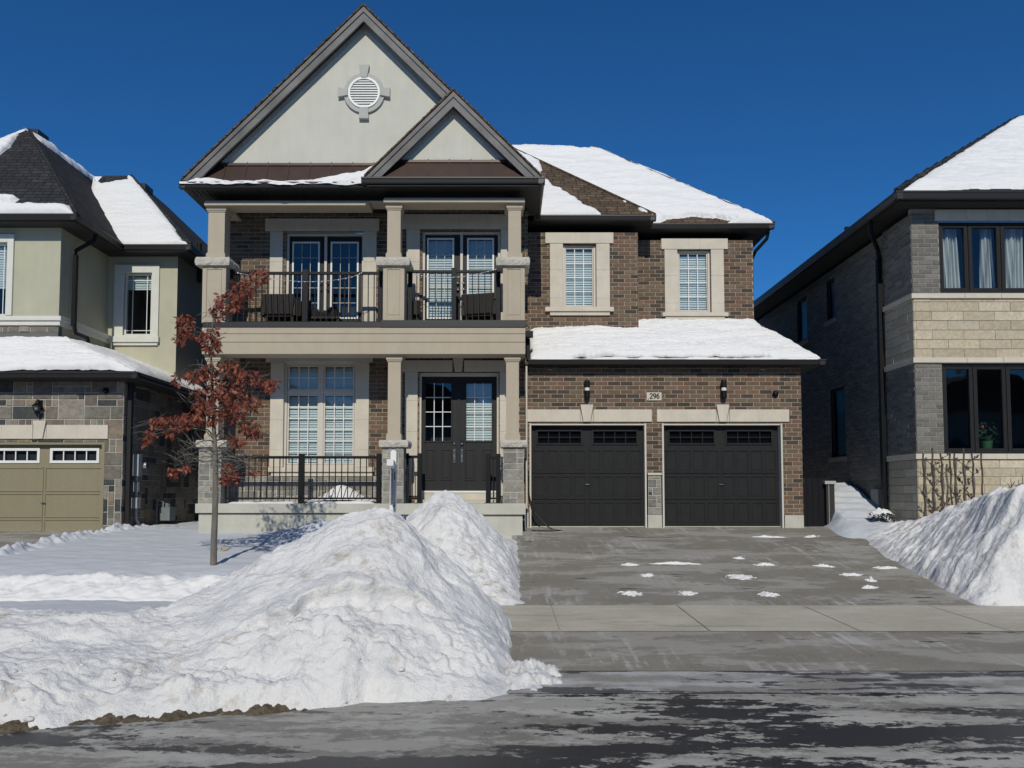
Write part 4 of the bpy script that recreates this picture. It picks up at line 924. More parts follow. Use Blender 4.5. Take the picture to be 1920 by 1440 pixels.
# snow on the porch roof skirt, drifting up against the small gable
n = 260; m_ = 22; P = np.zeros((n, m_, 3)); xs = np.linspace(XGL+.03, -2.08, n)
top = np.interp(xs, [XGL, -6.35, -6.0, -5.7, -4.9, -4.4, -3.9, -3.5, -3.15, -2.85, -2.6, -2.35, -2.1], [.04,.13,.16,.07,.085,.06,.10,.17,.24,.34,.50,.70,.80])
top = top+.03*fbm(xs*2.3, xs*0+3, 4); zlow = np.maximum(0, (xs+2.95)*.9)
for j in range(m_):
    t = j/(m_-1); w = math.pi/2*t
    P[:,j,0] = xs; P[:,j,1] = 15.67+(.14+.25*np.clip(top,0,.9))*t**1.3+.03*fbm(xs*3, xs*0+t*2+5, 3); P[:,j,2] = ZE+.0-.02*(1-t)+top*math.sin(w)+.0
P[:,0,2] -= .03+.04*np.clip(fbm(xs*1.7, xs*0+8, 3), -.3, 1); P[:,-1,2] -= .06
grid_mesh('roof_snow', P, 'snow', H)
B().box(XGL+.05, XHL, 15.8, 16.3, ZE-.1, ZE-.02).build('eave_board', 'soffit', H)

# garage roof
s4 = .62; Zr4 = Zg+.0; xa4, xb4 = .47, XG4-.06; topx = XR3+.02
mb = B(); tz = Zr4+s4*(18.6-16.55); mb.face([(xa4,16.53,Zr4),(xb4,16.53,Zr4),(topx,18.6,tz),(xa4,18.6,tz)]); mb.face([(xb4,16.53,Zr4),(xb4,22,Zr4),(topx,22,tz),(topx,18.6,tz)]); mb.face([(xa4,16.53,Zr4),(xa4,18.6,tz),(xa4,18.6,Zr4)])
mb.build('garage_roof', 'shingle', H)
line = [(1000,671),(1080,669),(1150,668.5),(1240,669),(1330,668),(1462,669),(1425,671.5),(1300,671.5),(1180,672.5),(1085,672)]
def eave_gap(X):
    w = np.clip((X-1.15)/.4, 0, 1)*np.clip((5.75-X)/.4, 0, 1); return w*(.15+.09*fbm(X*2.6, X*0+4, 5))
sheet('roof_snow', H, [(xa4+.03,16.49,Zr4),(xb4-.05,16.49,Zr4),(topx,18.62,tz+.01),(xa4+.03,18.62,tz+.01)], 420, 160, .10, lift=eave_gap, bare=[[(1418,600),(1428,603),(1500,640),(1470,628),(1428,616)]], seed=6, bite=3, edge=.2)
mb = B()
for k in range(0):
    x = xx(1060, 670, 16.48)+k*.1; mb.box(x, x+random.uniform(.05,.1), 16.47+random.uniform(0,.02), 16.6, Zr4-.0, Zr4+random.uniform(.02,.05))
nq = 300; xs = np.linspace(xa4+.03, xb4-.1, nq); P = np.zeros((nq, 8, 3)); hh = np.clip(.035+.03*fbm(xs*1.6, xs*0+2, 4), .0, .08)
for j in range(8): t = j/7; P[:,j,0] = xs; P[:,j,1] = 16.475+.10*t; P[:,j,2] = Zr4-.012+hh*math.sin(math.pi*min(1,t*1.1))+.05*t*.62
grid_mesh('gutter_snow', P, 'snow', H)
mb = B(); mb.box(XR2, XR3+.03, YW3-.03, YW3, zz(614, YW3), zz(601.5, YW3)); mb.box(XR2-.0, XR2+.04, YW2, YW3, zz(626,YW2), zz(615,YW2)); mb.box(GL, XR2+.02, YW2-.02, YW2, zz(626,YW2), zz(621.5, YW2)); mb.build('roof_flashing', 'foil', H)
# downspouts
Xd = xx(990, 650, 16.6)
mb = B(); mb.box(Xd-.10, Xd+.10, 16.35, 16.5, zz(634,16.5), zz(623,16.5)); mb.box(Xd-.03, Xd+.04, 16.55, 16.64, Zg+.0, zz(634,16.5)); mb.tube([(Xd,16.6,Zg+.3),(Xd-.02,16.75,Zg-.15),(Xd-.02,16.88,Zg-.35),(Xd-.02,16.93,Zg-.6)], .035, 8)
mb.build('downspout', 'black', H, bevel=.004)
mb = B(); mb.tube([(XG3-.1,18.3,ZE-.15),(XG3-.12,18.35,ZE-.3),(XR3+.08,18.5,ZE-.55),(XR3+.05,18.7,ZE-.7)], .04, 8); mb.tube([(XR3+.05,18.7,ZE-.7),(XR3+.05,18.7,5.6)], .038, 8); mb.build('downspout', 'black', H)
X = xx(985, 930, YR+.2); mb = B(); mb.tube([(X+.03,16.2,1.35),(X+.03,16.2,Zg-.2)], .02, 8); mb.build('conduit', 'offwhite', H)

# =====================================================================
#  LEFT NEIGHBOUR: stone garage, sage stucco upper floor
# =====================================================================
N = thing('stucco_house', 'sage green stucco house with mixed stone garage and charcoal roof, left of the brick house', 'house', (-11, 17, .6))
YN, YB_, YBK = 16.5, 17.2, 19.3
XNR = xx(229, 850, YN); XBR = xx(113, 500, YB_); XKR = xx(332, 560, YBK)
no = rect(-40, 193, 829, 1022, YN); no = (no[0], no[1], .3, no[3])
ZGN = zz(697, 16.05); XGN = xx(259, 699, 16.05)
ashlar('stone_wall', N, frontP(YN), -13.6, XNR, .45, ZGN-.1, holes=[no], cell=.135)
ashlar('stone_wall', N, rightP(XNR), YN, 24, .6, ZGN-.05, cell=.135)
mb = B(); X0, X1, A, C = rect(-52, 204, 797, 823, YN); K0, K1, _, kz1 = rect(64, 88, 789, 823, YN); kc = (K0+K1)/2
blocks(mb, X0, kc-.14, A, C, YN-.04, YN+.05, [xx(5, 810, YN)]); blocks(mb, kc+.14, X1, A, C, YN-.04, YN+.05, [xx(146, 810, YN)]); keystone(mb, kc, A, kz1, .15, .27, YN-.06, YN)
mb.prism([(kc-.137,A),(kc-.085,A),(kc-.137,C)], YN-.039, YN); mb.prism([(kc+.137,A),(kc+.137,C),(kc+.085,A)], YN-.039, YN)
mb.build('stone_lintel', 'precast', N, bevel=.004)
garage_door(N, no, zz(1021, YN), YN+.12, 'khaki', glassrows=1, panels=1, winframe='white', gcol=4)
mb = B(); mb.box(no[0]-.03, no[0]+.04, YN-.02, YN+.15, .4, no[3]); mb.box(no[1]-.04, no[1]+.02, YN-.02, YN+.15, .4, no[3]); mb.box(no[0]+.04, no[1]-.04, YN-.0, YN+.15, no[3]-.05, no[3]+.001); mb.build('garage_door_frame', 'khaki', N)
B().box(no[0]+.03, no[1]-.03, YN+.2, YN+3, .3, no[3]+.1).build('garage_interior', 'room', N)
# wall lantern
X, z = xx(76, 765, YN), zz(765, YN); mb = B()
mb.lathe(X, YN-.12, [(.008,z+.17),(.02,z+.14),(.035,z+.12),(.04,z+.09),(.10,z+.035),(.10,z+.025)], 8); mb.lathe(X, YN-.12, [(.06,z-.08),(.05,z-.12),(.02,z-.15),(.008,z-.18)], 8)
for k in range(4): w = math.pi/4+k*math.pi/2; mb.tube([(X+.095*math.cos(w),YN-.12+.095*math.sin(w),z+.03),(X+.06*math.cos(w),YN-.12+.06*math.sin(w),z-.08)], .006, 5)
mb.box(X-.035, X+.055, YN-.03, YN, z-.05, z+.16); mb.tube([(X+.01,YN-.02,z+.1),(X+.01,YN-.08,z+.16),(X,YN-.12,z+.13)], .01, 6)
l_ = mb.build('wall_lantern', 'black', N); B().lathe(X, YN-.12, [(.05,z-.07),(.078,z+.02)], 8).build('lantern_glass', 'glass', l_); B().lathe(X-.01, YN-.12, [(.01,z-.05),(.03,z-.03),(.03,z+.01),(.01,z+.02)], 8).build('bulb', 'white', l_)
X, z = xx(200, 733, YN), zz(733, YN); B().lathe(X, z, [(.055,YN),(.06,YN-.04),(.05,YN-.08),(.02,YN-.11)], 14, 'y').build('security_camera', 'black', N, smooth=True)
# upper bay and recessed wall
zb0, zb1 = zz(594, YB_), zz(405, YB_)
wo = rect(-75, 14, 455, 592, YB_)
mb = B()
for r in _cutall([(-13.6, XBR, zb0, 7.6)], [wo]): mb.box(r[0], r[1], YB_, YB_+.15, r[2], r[3])
mb.box(XBR-.15, XBR-.001, YB_+.15, YBK, 4.6, 7.6); 
ko = rect(233, 285, 512, 629, YBK)
for r in _cutall([(XBR-.1, XKR, 4.2, 7.6)], [ko]): mb.box(r[0], r[1], YBK, YBK+.15, r[2], r[3])
mb.box(XKR-.15, XKR-.001, YBK+.15, 27, 4.1, 7.6); mb.build('stucco_wall', 'green', N)
mb = B(); mb.box(-13.6, XBR+.03, YB_-.03, YB_, zz(425,YB_), zb1+.12); mb.box(XBR, XBR+.03, YB_, YBK-.03, zz(425,YB_), zb1+.12); mb.box(XBR+.03, XKR+.03, YBK-.03, YBK, zz(482,YBK), zz(466,YBK)+.1); mb.box(XKR, XKR+.03, YBK, 26, zz(482,YBK), zz(466,YBK)+.1)
mb.build('frieze_board', 'greygreen', N, bevel=.004)
def trimwin(outer, sill, o, Y, par, muntx=None, muntz=None, blind=None):
    mb = B(); a, b, c, e = outer
    for r in _cutall([(a,b,c,e)], [o]): mb.box(r[0], r[1], Y-.05, Y+.02, r[2], r[3])
    if sill: mb.box(sill[0], sill[1], Y-.10, Y+.0, sill[2]+.07, sill[3]); mb.box(sill[0]+.05, sill[1]-.04, Y-.06, Y, sill[2], sill[2]+.07)
    mb.build('window_trim', 'cream', par, bevel=.006)
    x0, x1, z0, z1 = o; f = B(); ring(f, x0, x1, z0, z1, Y+.03, Y+.11, .045); f_ = f.build('window', 'cream', par, bevel=.003)
    glazing(f_, x0+.045, x1-.045, z0+.045, z1-.045, Y+.07, muntx, 0, rowz=muntz, blind=blind, mw=.016)
a, b, c, e = ko
trimwin(rect(215, 299, 497, 633, YBK), rect(209, 300, 632, 648, YBK), ko, YBK, N, [xx(247, 560, YBK), xx(274, 560, YBK)], [zz(525, YBK), zz(619, YBK)], blind=.22)
trimwin(rect(-90, 26, 440, 592, YB_), None, wo, YB_, N, [xx(4, 520, YB_)], [], blind=.6)
mb = B(); q = rect(0, 118, 592, 609, YB_-.1); mb.box(-13.6, XBR+.10, YB_-.10, YB_, q[2]+.1, q[3]); mb.box(-13.6, XBR+.06, YB_-.06, YB_, q[2], q[2]+.1); mb.box(XBR, XBR+.10, YB_, YBK, q[2]+.1, q[3]); mb.box(XBR, XBR+.06, YB_, YBK, q[2], q[2]+.1)
mb.build('belt_course', 'cream', N, bevel=.008)
ashlar('stone_band', N, frontP(YB_-.01), -13.6, XBR, zz(623, YB_), q[2], cell=.12, mx=(4,1))
B().box(-13.6, XBR, YB_, YB_+.1, 4.6, q[2]).build('stucco_wall', 'greygreen', N)
# roofs
ZEN = 7.6; XE1, YE1 = xx(144, 391, 16.75), 16.75; XE2, YE2 = xx(358, 452, 18.85), 18.85
dB = 2.75; sB = 1.13; AB = (XE1-dB, YE1+dB, ZEN+sB*dB); dK = 2.82; AK = (XE2-dK, YE2+dK, ZEN+dK*1.0)
mb = B(); XW = XE1-2*dB
mb.face([(XW,YE1,ZEN),(XE1,YE1,ZEN),AB]); mb.face([(XE1,YE1,ZEN),(XE1,23,ZEN),(AB[0],23,AB[2]),AB]); mb.face([(XW,YE1,ZEN),AB,(AB[0],23,AB[2]),(XW,23,ZEN)])
mb.face([(XE1-2,YE2,ZEN),(XE2,YE2,ZEN),AK,(XE1-2,AK[1],AK[2])]); mb.face([(XE2,YE2,ZEN),(XE2,27,ZEN),(AK[0],24,AK[2]),AK]); mb.face([(-14,27,ZEN),(-14,24.3,AK[2]),(AK[0],24,AK[2]),(XE2,27,ZEN)]); mb.face([(XE1-2,AK[1],AK[2]),AK,(AK[0],24,AK[2]),(-14,24.3,AK[2])])
mb.build('roof', 'shingle_dk', N)
mb = B(); mb.tube([(XE1,YE1,ZEN+.01), (AB[0],AB[1],AB[2]+.01)], .04, 6); mb.tube([(XE2,YE2,ZEN+.01), (AK[0],AK[1],AK[2]+.01)], .04, 6); mb.build('hip_cap', 'shingle_dk', N)
sheet('roof_snow', N, [(XW,YE1-.03,ZEN),(XE1-.05,YE1-.03,ZEN),AB,AB], 160, 100, .10, bare=[[(48,240),(30,258),(20,275),(-2,292),(-60,330),(-60,364),(0,366),(28,369),(36,374),(22,380),(-20,384),(80,384.5),(130,385),(150,395),(150,240)]], seed=11, bite=3)
sheet('roof_snow', N, [(XW,YE1-.03,ZEN),(XW,23,ZEN),(AB[0],23,AB[2]),AB], 50, 50, .2, seed=12)
sheet('ridge_snow', N, [(AB[0]+.25,AB[1]+.1,AB[2]-.28),(AB[0]+.25,22.6,AB[2]-.28),(AB[0]-.1,22.6,AB[2]+.02),(AB[0]-.1,AB[1]-.1,AB[2]+.02)], 80, 14, .12, seed=13)
sheet('roof_snow', N, [(XE1-1.0,YE2-.03,ZEN),(XE2-.06,YE2-.03,ZEN),(AK[0]+.03,AK[1],AK[2]),(AB[0]+.5,AK[1],AK[2])], 200, 120, .09,
      bare=[[(176,322),(242,324),(238,337),(222,340),(205,345),(190,346),(178,338)],[(342,452),(352,452),(300,380),(255,338),(240,325),(262,330)]], seed=14, bite=3)
for (px, py, Y) in ((65, 252, 20.3), (265, 352, 21.8)):
    X, z = xx(px, py, Y), zz(py, Y); mb = B(); mb.box(X-.16, X+.2, Y-.2, Y+.3, z-.1, z+.06); mb.box(X-.12, X+.15, Y-.15, Y+.25, z-.5, z-.1); mb.build('roof_vent', 'dark', N, bevel=.01)
X, z = xx(383, 470, 20.0), zz(473, 20.0); B().lathe(X-.12, 20.0, [(.06,7.0),(.06,z+.22)], 10).build('vent_pipe', 'black', N)
# garage roof of the neighbour, three planes of snow
z5 = ZGN; XH, YH, ZH = xx(131, 630, YB_), YB_, zz(638, YB_); ZB = ZH+.09
mb = B(); ex = XGN-.02
mb.face([(-13.8,16.07,z5),(ex,16.07,z5),(XH,YH,ZH),(-13.8,YH,ZH)]); mb.face([(ex,16.07,z5),(ex,23,z5),(XBR,23,ZB),(XBR,YH,ZB),(XH,YH,ZH)])
mb.build('garage_roof', 'shingle_dk', N)
sheet('roof_snow', N, [(-13.7,16.04,z5),(ex-.03,16.04,z5),(XH,YH,ZH),(-13.7,YH,ZH)], 340, 90, .15, lift=lambda X: np.clip((X+10.2)/.4,0,1)*np.clip((-7.75-X)/.3,0,1)*(.05+.05*fbm(X*3, X*0, 4)), seed=15, edge=.2)
sheet('roof_snow', N, [(ex-.03,16.10,z5),(ex-.03,21,z5),(XBR,21,ZB+.1),(XH-.1,YH-.05,ZH+.02)], 120, 80, .10, seed=16, edge=.3)
mb = B(); gutter_x(mb, -13.8, XGN, 16.03, z5, h=.13); gutter_y(mb, 16.03, 21, XGN, z5, 1, h=.13); gutter_x(mb, -13.8, XE1+.02, YE1-.04, ZEN, h=.13); gutter_y(mb, YE1-.04, YE2, XE1+.02, ZEN, 1, h=.13); gutter_x(mb, XE1-.1, XE2+.02, YE2-.04, ZEN, h=.13); gutter_y(mb, YE2-.04, 26, XE2+.02, ZEN, 1, h=.13); mb.build('gutter', 'dark', N)
mb = B(); mb.box(-13.8, XGN-.08, 16.12, YN+.1, z5-.14, z5-.12); mb.box(XNR-.05, XGN-.08, YN+.1, 21, z5-.139, z5-.119); mb.build('soffit', 'soffit', N); mb = B(); mb.box(-13.8, XE1-.06, YE1+.05, YB_+.1, ZEN-.15, ZEN-.13); mb.box(XBR-.05, XE1-.06, YB_+.1, YE2, ZEN-.151, ZEN-.131); mb.box(XBR-.05, XE2-.06, YE2+.03, YBK+.1, ZEN-.152, ZEN-.132); mb.box(XKR-.05, XE2-.06, YBK+.1, 26, ZEN-.15, ZEN-.13)
mb.build('soffit', 'soffit', N)
mb = B(); X = XBR+.14; yq = 17.55; mb.tube([(XE1-.06,17.7,ZEN-.1),(XE1-.1,17.68,ZEN-.28),(X,yq,ZEN-.55),(X,yq,ZEN-.7)], .045, 8); mb.box(X-.04, X+.04, yq-.05, yq+.05, 5.35, ZEN-.65); mb.tube([(X,yq,5.4),(X+.05,yq,5.2),(X+.28,yq+.05,5.1),(X+.3,yq+.1,4.95)], .045, 8)
mb.build('downspout', 'black', N)
mb = B(); X = XNR+.06; mb.box(X-.03, X+.05, YN+.12, YN+.22, .75, z5-.14); mb.build('downspout', 'dark', N)
# meters on the side wall
def side(px, py, Xp): 
    Y = Xp*F/(px-CX)
    for _ in range(3): v = (CY-py)/F; Y = Xp*(ct-v*st)*F/(px-CX)
    return Y, zz(py, Y)
Xs = XNR+.12
y1, zt = side(262, 852, Xs); _, zb = side(262, 893, Xs); mb = B(); mb.box(XNR+.02, Xs+.02, y1-.09, y1+.09, zb, zt); mb.box(XNR+.02, Xs, y1-.05, y1+.05, side(262,922,Xs)[1], side(262,904,Xs)[1]); mb.box(XNR+.02, Xs+.02, y1-.12, y1+.07, side(260,953,Xs)[1], side(260,933,Xs)[1])
mb.tube([(Xs-.05,y1,zb),(Xs-.05,y1,zb-.9),(Xs-.03,y1+.1,zb-1.05)], .03, 8); em = mb.build('electric_meter', 'meter', N, bevel=.008)
y2, z2 = side(271, 872, Xs); B().lathe(y2, z2, [(.09,XNR+.02),(.09,Xs),(.07,Xs+.06)], 18, 'x').build('meter_dial', 'chrome', em)
y3, zt = side(300, 951, Xs); _, zb = side(300, 976, Xs); mb = B(); mb.box(Xs-.02, Xs+.22, y3, y3+.32, zb, zt); mb.tube([(Xs+.05,y3+.05,zt),(Xs+.05,y3+.05,zt+.12),(Xs-.02,y3-.1,zt+.18),(Xs-.02,y3-.15,zb-.35)], .022, 8); mb.lathe(Xs+.06, y3+.2, [(.09,zt),(.09,zt+.05),(.03,zt+.09)], 14); mb.build('gas_meter', 'metergrn', N, bevel=.02)
ry, rz = side(285, 985, Xs); mb = B(); mb.prism([(ry-.3,rz-.12),(ry-.2,rz+.0),(ry+.3,rz-.02),(ry+.5,rz-.12)], XNR+.1, XNR+.35, 'x')
tag(mb.build('splash_block', 'rust', None, bevel=.01), 'rusty red splash block on the snow below the meters of the stucco house', 'splash block')

# =====================================================================
#  RIGHT NEIGHBOUR: grey brick with beige block bands
# =====================================================================
R_ = thing('grey_brick_house', 'grey brick house with beige block bands and black framed windows, at the right edge', 'house', (10, 16, .95))
YRN = 15.6; XRL = xx(1712, 560, YRN); XR1 = 13.5
zt_, z1t, z1b, z2t, z2b, z3t, z3b = 7.2, zz(551, YRN), zz(560, YRN), zz(671, YRN), zz(680.5, YRN), zz(851, YRN), zz(861, YRN)
wu = rect(1761, 2040, 416, 549, YRN); wlo = rect(1768, 2050, 682, 850.5, YRN)
hdr = rect(1751, 2060, 394, 414, YRN)
masonry('wall', R_, frontP(YRN), XRL, XR1, z1t, zt_, holes=[wu], pal=BG, mortar='mortar_grey', H=.0893)
masonry('wall', R_, frontP(YRN), XRL, XR1, z3t, z2b, holes=[wlo], pal=BG, mortar='mortar_grey')
masonry('block_wall', R_, frontP(YRN), XRL, XR1, z2t, z1b, pal=BB, L=.62, H=.187, g=.006, thick=.012)
masonry('block_wall', R_, frontP(YRN), XRL, XR1, .9, z3b, pal=BB, L=.62, H=.165, g=.006, thick=.012)
YS = XRL*F/(1667-CX)
for (a, b, pal_, L_, H_) in ((z1t, zt_, BG, .267, .0893), (z3t, z2b, BG, .267, .0893), (z2t, z1b, BB, .62, .187), (.9, z3b, BB, .62, .165)):
    masonry('side_wall', R_, leftP(XRL), YRN, YS, a, b, pal=pal_, L=L_, H=H_, mortar='mortar_grey', g=.01 if L_ < .5 else .006)
sws = []
for (px0, px1, py0, py1) in ((1556, 1583, 727, 857), (1553, 1568, 524, 600), (1497, 1515, 560, 640)):
    pm = (px0+px1)/2; Ya, Yb_ = XRL*F/(px1-CX)*1.0, XRL*F/(px0-CX); sws.append((Ya, Yb_, zz(py1, (Ya+Yb_)/2), zz(py0, (Ya+Yb_)/2)))
masonry('side_wall', R_, leftP(XRL+.06), YS, 31, .9, 7.2, pal=BG, mortar='mortar_grey', holes=sws, L=.267, H=.0893)
for (a, b, c, e) in sws:
    mb = B(); X = XRL+.09
    mb.box(X, X+.06, a, a+.06, c, e); mb.box(X, X+.06, b-.06, b, c, e); mb.box(X, X+.06, a+.06, b-.06, e-.06, e); mb.box(X, X+.06, a+.06, b-.06, c, c+.06); w_ = mb.build('window', 'room', R_)
    B().face([(X+.03,a,c),(X+.03,b,c),(X+.03,b,e),(X+.03,a,e)]).build('pane', 'pane_dark', w_); B().box(X+.07, X+.3, a-1.2, b+1.2, c-.3, min(7.1, e+.3)).build('interior', 'room', w_)
    B().box(XRL-.0, XRL+.14, a-.06, b+.06, c-.1, c-.004).build('sill', 'mortar_grey', w_)
for (a, b) in ((z1b, z1t), (z2b, z2t), (z3b, z3t)):
    mb = B()
    xs = [XRL-.05]+[xx(1807, 555, YRN)+.72*k for k in range(6)]
    for p, q in zip(xs[:-1], xs[1:]): mb.box(p, q-.005, YRN-.05, YRN+.05, a, b)
    mb.box(XRL-.05, XRL+.0, YRN+.05, YS, a, b)
    mb.build('stone_band', 'precast', R_, bevel=.004)
mb = B(); blocks(mb, hdr[0], hdr[1], hdr[2], hdr[3], YRN-.035, YRN+.05, [xx(q, 404, YRN) for q in (1810, 1850, 1890, 1930)]); mb.build('stone_lintel', 'precast', R_, bevel=.004)
def tri_window(o, xs, room_d):
    x0, x1, z0, z1 = o; mb = B(); ring(mb, x0, x1, z0, z1, YRN+.02, YRN+.14, .045)
    w_ = mb.build('window', 'gdoor', R_, bevel=.003); es = []
    for a, b in zip(xs[:-1], xs[1:]):
        f = B(); ring(f, a+.006, b-.006, z0+.03, z1-.03, YRN+.035, YRN+.12, .075); f.build('sash', 'gdoor', w_, bevel=.004)
        B().face([(a+.07,YRN+.075,z0+.1),(b-.07,YRN+.075,z0+.1),(b-.07,YRN+.075,z1-.1),(a+.07,YRN+.075,z1-.1)]).build('pane', 'glass', w_); es.append((a+.08, b-.08))
    mb = B(); a, b, c, e, y0, y1 = x0, x1, z0-.02, z1+.02, YRN+.15, YRN+room_d
    mb.face([(a,y1,c),(b,y1,c),(b,y1,e),(a,y1,e)]); mb.face([(a,y0,c),(a,y1,c),(a,y1,e),(a,y0,e)]); mb.face([(b,y0,c),(b,y1,c),(b,y1,e),(b,y0,e)]); mb.face([(a,y0,c),(b,y0,c),(b,y1,c),(a,y1,c)]); mb.face([(a,y0,e),(b,y0,e),(b,y1,e),(a,y1,e)]); mb.build('interior', 'room', w_)
    return w_, es
def xs_of(l, py): return [xx(q, py, YRN) for q in l]
wU, eu = tri_window(wu, xs_of([1763, 1818, 1879, 1940, 2000], 480), 1.6)
wL, el = tri_window(wlo, xs_of([1770, 1828, 1890, 1950, 2010], 760), 2.2)
def curtain(x0, x1, x0b, x1b, zt, zb, y):
    n, m_ = 60, 24; P = np.zeros((n, m_, 3))
    for i in range(n):
        u = i/(n-1)
        for j in range(m_):
            v = j/(m_-1); a = x0+(x0b-x0)*v; b = x1+(x1b-x1)*v
            P[i,j] = (a+(b-a)*u+.008*math.sin(u*40+v*4), y+.045*math.sin(u*34+.8*math.sin(v*3+u*6))+.02*math.sin(u*11+2*v), zt+(zb-zt)*v)
    grid_mesh('curtain', P, 'curtain', wU)
cz1, cz0 = zz(420, YRN+.25), zz(547, YRN+.25)
for a, b, c, d_ in ((1766, 1795, 1767, 1802), (1841, 1860, 1839, 1866), (1885, 1921, 1888, 1919), (1950, 1990, 1950, 1990)):
    curtain(xx(a, 480, 15.85), xx(b, 480, 15.85), xx(c, 480, 15.85), xx(d_, 480, 15.85), cz1, cz0, YRN+.28)
# potted plant on the window sill inside
pl = thing('potted_plant', 'potted plant with a pink flower behind the lower window of the grey brick house', 'plant', (xx(1850, 835, 16.0), 16.0, zz(843, 16.0)))
px_, pz_ = pl.location.x, pl.location.z
B().lathe(px_, 16.0, [(.09,pz_),(.115,pz_+.17)], 16).build('pot', 'potgreen', pl)
mb = B()
for k in range(60):
    w, r = random.uniform(0, 6.28), random.uniform(.02,.26); x, y, z = px_+r*math.cos(w), 16.0+r*math.sin(w)*.5, pz_+.2+random.uniform(0,.38)-r*.3; s_ = random.uniform(.03,.06); a = random.uniform(0,6.28)
    mb.face([(x,y,z),(x+s_*math.cos(a),y-.02,z+s_*.6),(x+s_*2*math.cos(a),y-.01,z+s_*math.sin(a)),(x+s_*math.cos(a),y+.01,z-s_*.4)])
mb.build('leaves', 'plant', pl); B().lathe(px_-.1, 15.95, [(.01,pz_+.42),(.03,pz_+.45),(.01,pz_+.48)], 8).build('flower', 'flower', pl)
# roof
ZER = 7.47; XER, YER = xx(1682, 362, 15.1), 15.13; dR = 6.9; sR = .69
mb = B(); AR = (XER+dR, YER+dR, ZER+sR*dR); mb.face([(XER,YER,ZER),(XER+2*dR,YER,ZER),AR]); mb.face([(XER,YER,ZER),AR,(AR[0],32,AR[2]),(XER,32,ZER)])
mb.build('roof', 'shingle_dk', R_); mb = B(); mb.tube([(XER,YER,ZER+.02),(AR[0],AR[1],AR[2]+.02)], .05, 6)
for k in range(14):
    t = .08+k*.066; mb.box(XER+dR*t-.12, XER+dR*t+.1, YER+dR*t-.12, YER+dR*t+.1, ZER+sR*dR*t-.06, ZER+sR*dR*t+.02)
mb.build('hip_cap', 'shingle_dk', R_)
sheet('roof_snow', R_, [(XER+.1,YER-.03,ZER),(XER+2*dR,YER-.03,ZER),AR,(AR[0]-.02,AR[1],AR[2])], 330, 160, .13, bare=[[(1768,357),(1800,353),(1860,352),(1960,352),(1960,358),(1850,356.5),(1800,357.5)]], seed=21, bite=2.5, edge=.3)
mb = B(); gutter_x(mb, XER-.03, XR1+1, YER-.05, ZER, h=.16, dp=.14); gutter_y(mb, YER-.05, 31.5, XER-.03, ZER, -1, h=.16, dp=.14); mb.build('gutter', 'dark', R_)
mb = B(); mb.box(XER+.09, XR1+1, YER+.07, YRN+.1, ZER-.18, ZER-.15); mb.box(XER+.09, XRL+.2, YRN+.1, 31.4, ZER-.18, ZER-.15); mb.build('soffit', 'soffit', R_)
mb = B(); mb.box(XRL, XR1, YRN+.001, YRN+.1, 7.15, 7.3); mb.box(XR1-.1, XR1, YRN+.2, 31, .8, 7.3); mb.box(XRL+.1, XR1, 30.9, 31, .8, 7.3); mb.build('rear_wall', 'mortar_grey', R_)
yp = YS+.1; X = XRL-.02
mb = B(); mb.tube([(XER+.05,yp-.5,ZER-.1),(XER+.08,yp-.45,ZER-.35),(X-.05,yp,ZER-.62),(X-.02,yp,ZER-.85)], .05, 8); mb.box(X-.09, X-.0, yp-.06, yp+.05, 1.3, ZER-.8); mb.build('downspout', 'black', R_)
B().box(XRL-.02, XRL+.06, 17.25, 17.6, 1.35, 1.75).build('basement_window_well', 'mortar_grey', R_)
B().lathe(xx(1588, 430, 19.0), 19.0, [(.06,7.4),(.06,zz(426, 19.0))], 10).build('vent_pipe', 'black', R_)

# trellises: iron stakes with climbing stems and leaves
def trellis(x0, x1, Y, zt, zb, label):
    T = thing('iron_trellis', label, 'trellis', ((x0+x1)/2, Y, zb), 'iron trellises before the grey brick house'); w = (x1-x0)/3
    for k in range(4):
        p = []; 
        for j in range(16): p.append((x0+k*w+.012*math.sin(j*1.3+k*2), Y+.006*math.cos(j*1.7), zb-.25+(zt-zb+.25+(.1 if k == 1 else .0))*j/15))
        q = B().tube(p, .011, 6); q.tube([(a+.022,b+.01,c) for a, b, c in p], .008, 6); q.build('stake', 'iron', T)
    mb = B(); lf = B(); H_ = zt-zb
    for (a, za, b, zb_) in ((0,.12,1,.05),(0,.45,1,.25),(0,.72,1,.52),(1,.12,2,.30),(1,.52,2,.33),(1,.54,3,.80),(0,.93,2,.70),(1,.80,3,.99),(2,.22,3,.38),(2,.3,1,.5),(1,.05,2,.2),(2,.05,3,.2),(0,.3,1,.12)):
        A, C = (x0+a*w, zb+za*H_), (x0+b*w, zb+zb_*H_); p = []
        for j in range(7): t = j/6; p.append((A[0]+(C[0]-A[0])*t, Y-.012+.01*math.sin(t*5), A[1]+(C[1]-A[1])*t+.03*math.sin(t*3.1)))
        mb.tube(p, .006, 5)
        for j in range(5):
            t = random.uniform(.15,.95); x, z = A[0]+(C[0]-A[0])*t, A[1]+(C[1]-A[1])*t; w_ = random.uniform(.4,2.6); l2 = random.uniform(.05,.085); dx, dz = math.cos(w_)*l2, math.sin(w_)*l2
            lf.prism([(x,z),(x+dx*.5-dz*.24,z+dz*.5+dx*.24),(x+dx,z+dz),(x+dx*.5+dz*.24,z+dz*.5-dx*.24)], Y-.02, Y-.008)
    mb.build('vine_stem', 'iron', T); lf.build('leaves', 'iron', T)
Yt = 15.3; zt, zb = zz(850, Yt), zz(985, Yt)
trellis(xx(1731.5, 900, Yt), xx(1782, 900, Yt), Yt, zt, zb, 'bronze iron leaf trellis at the corner of the grey brick house')
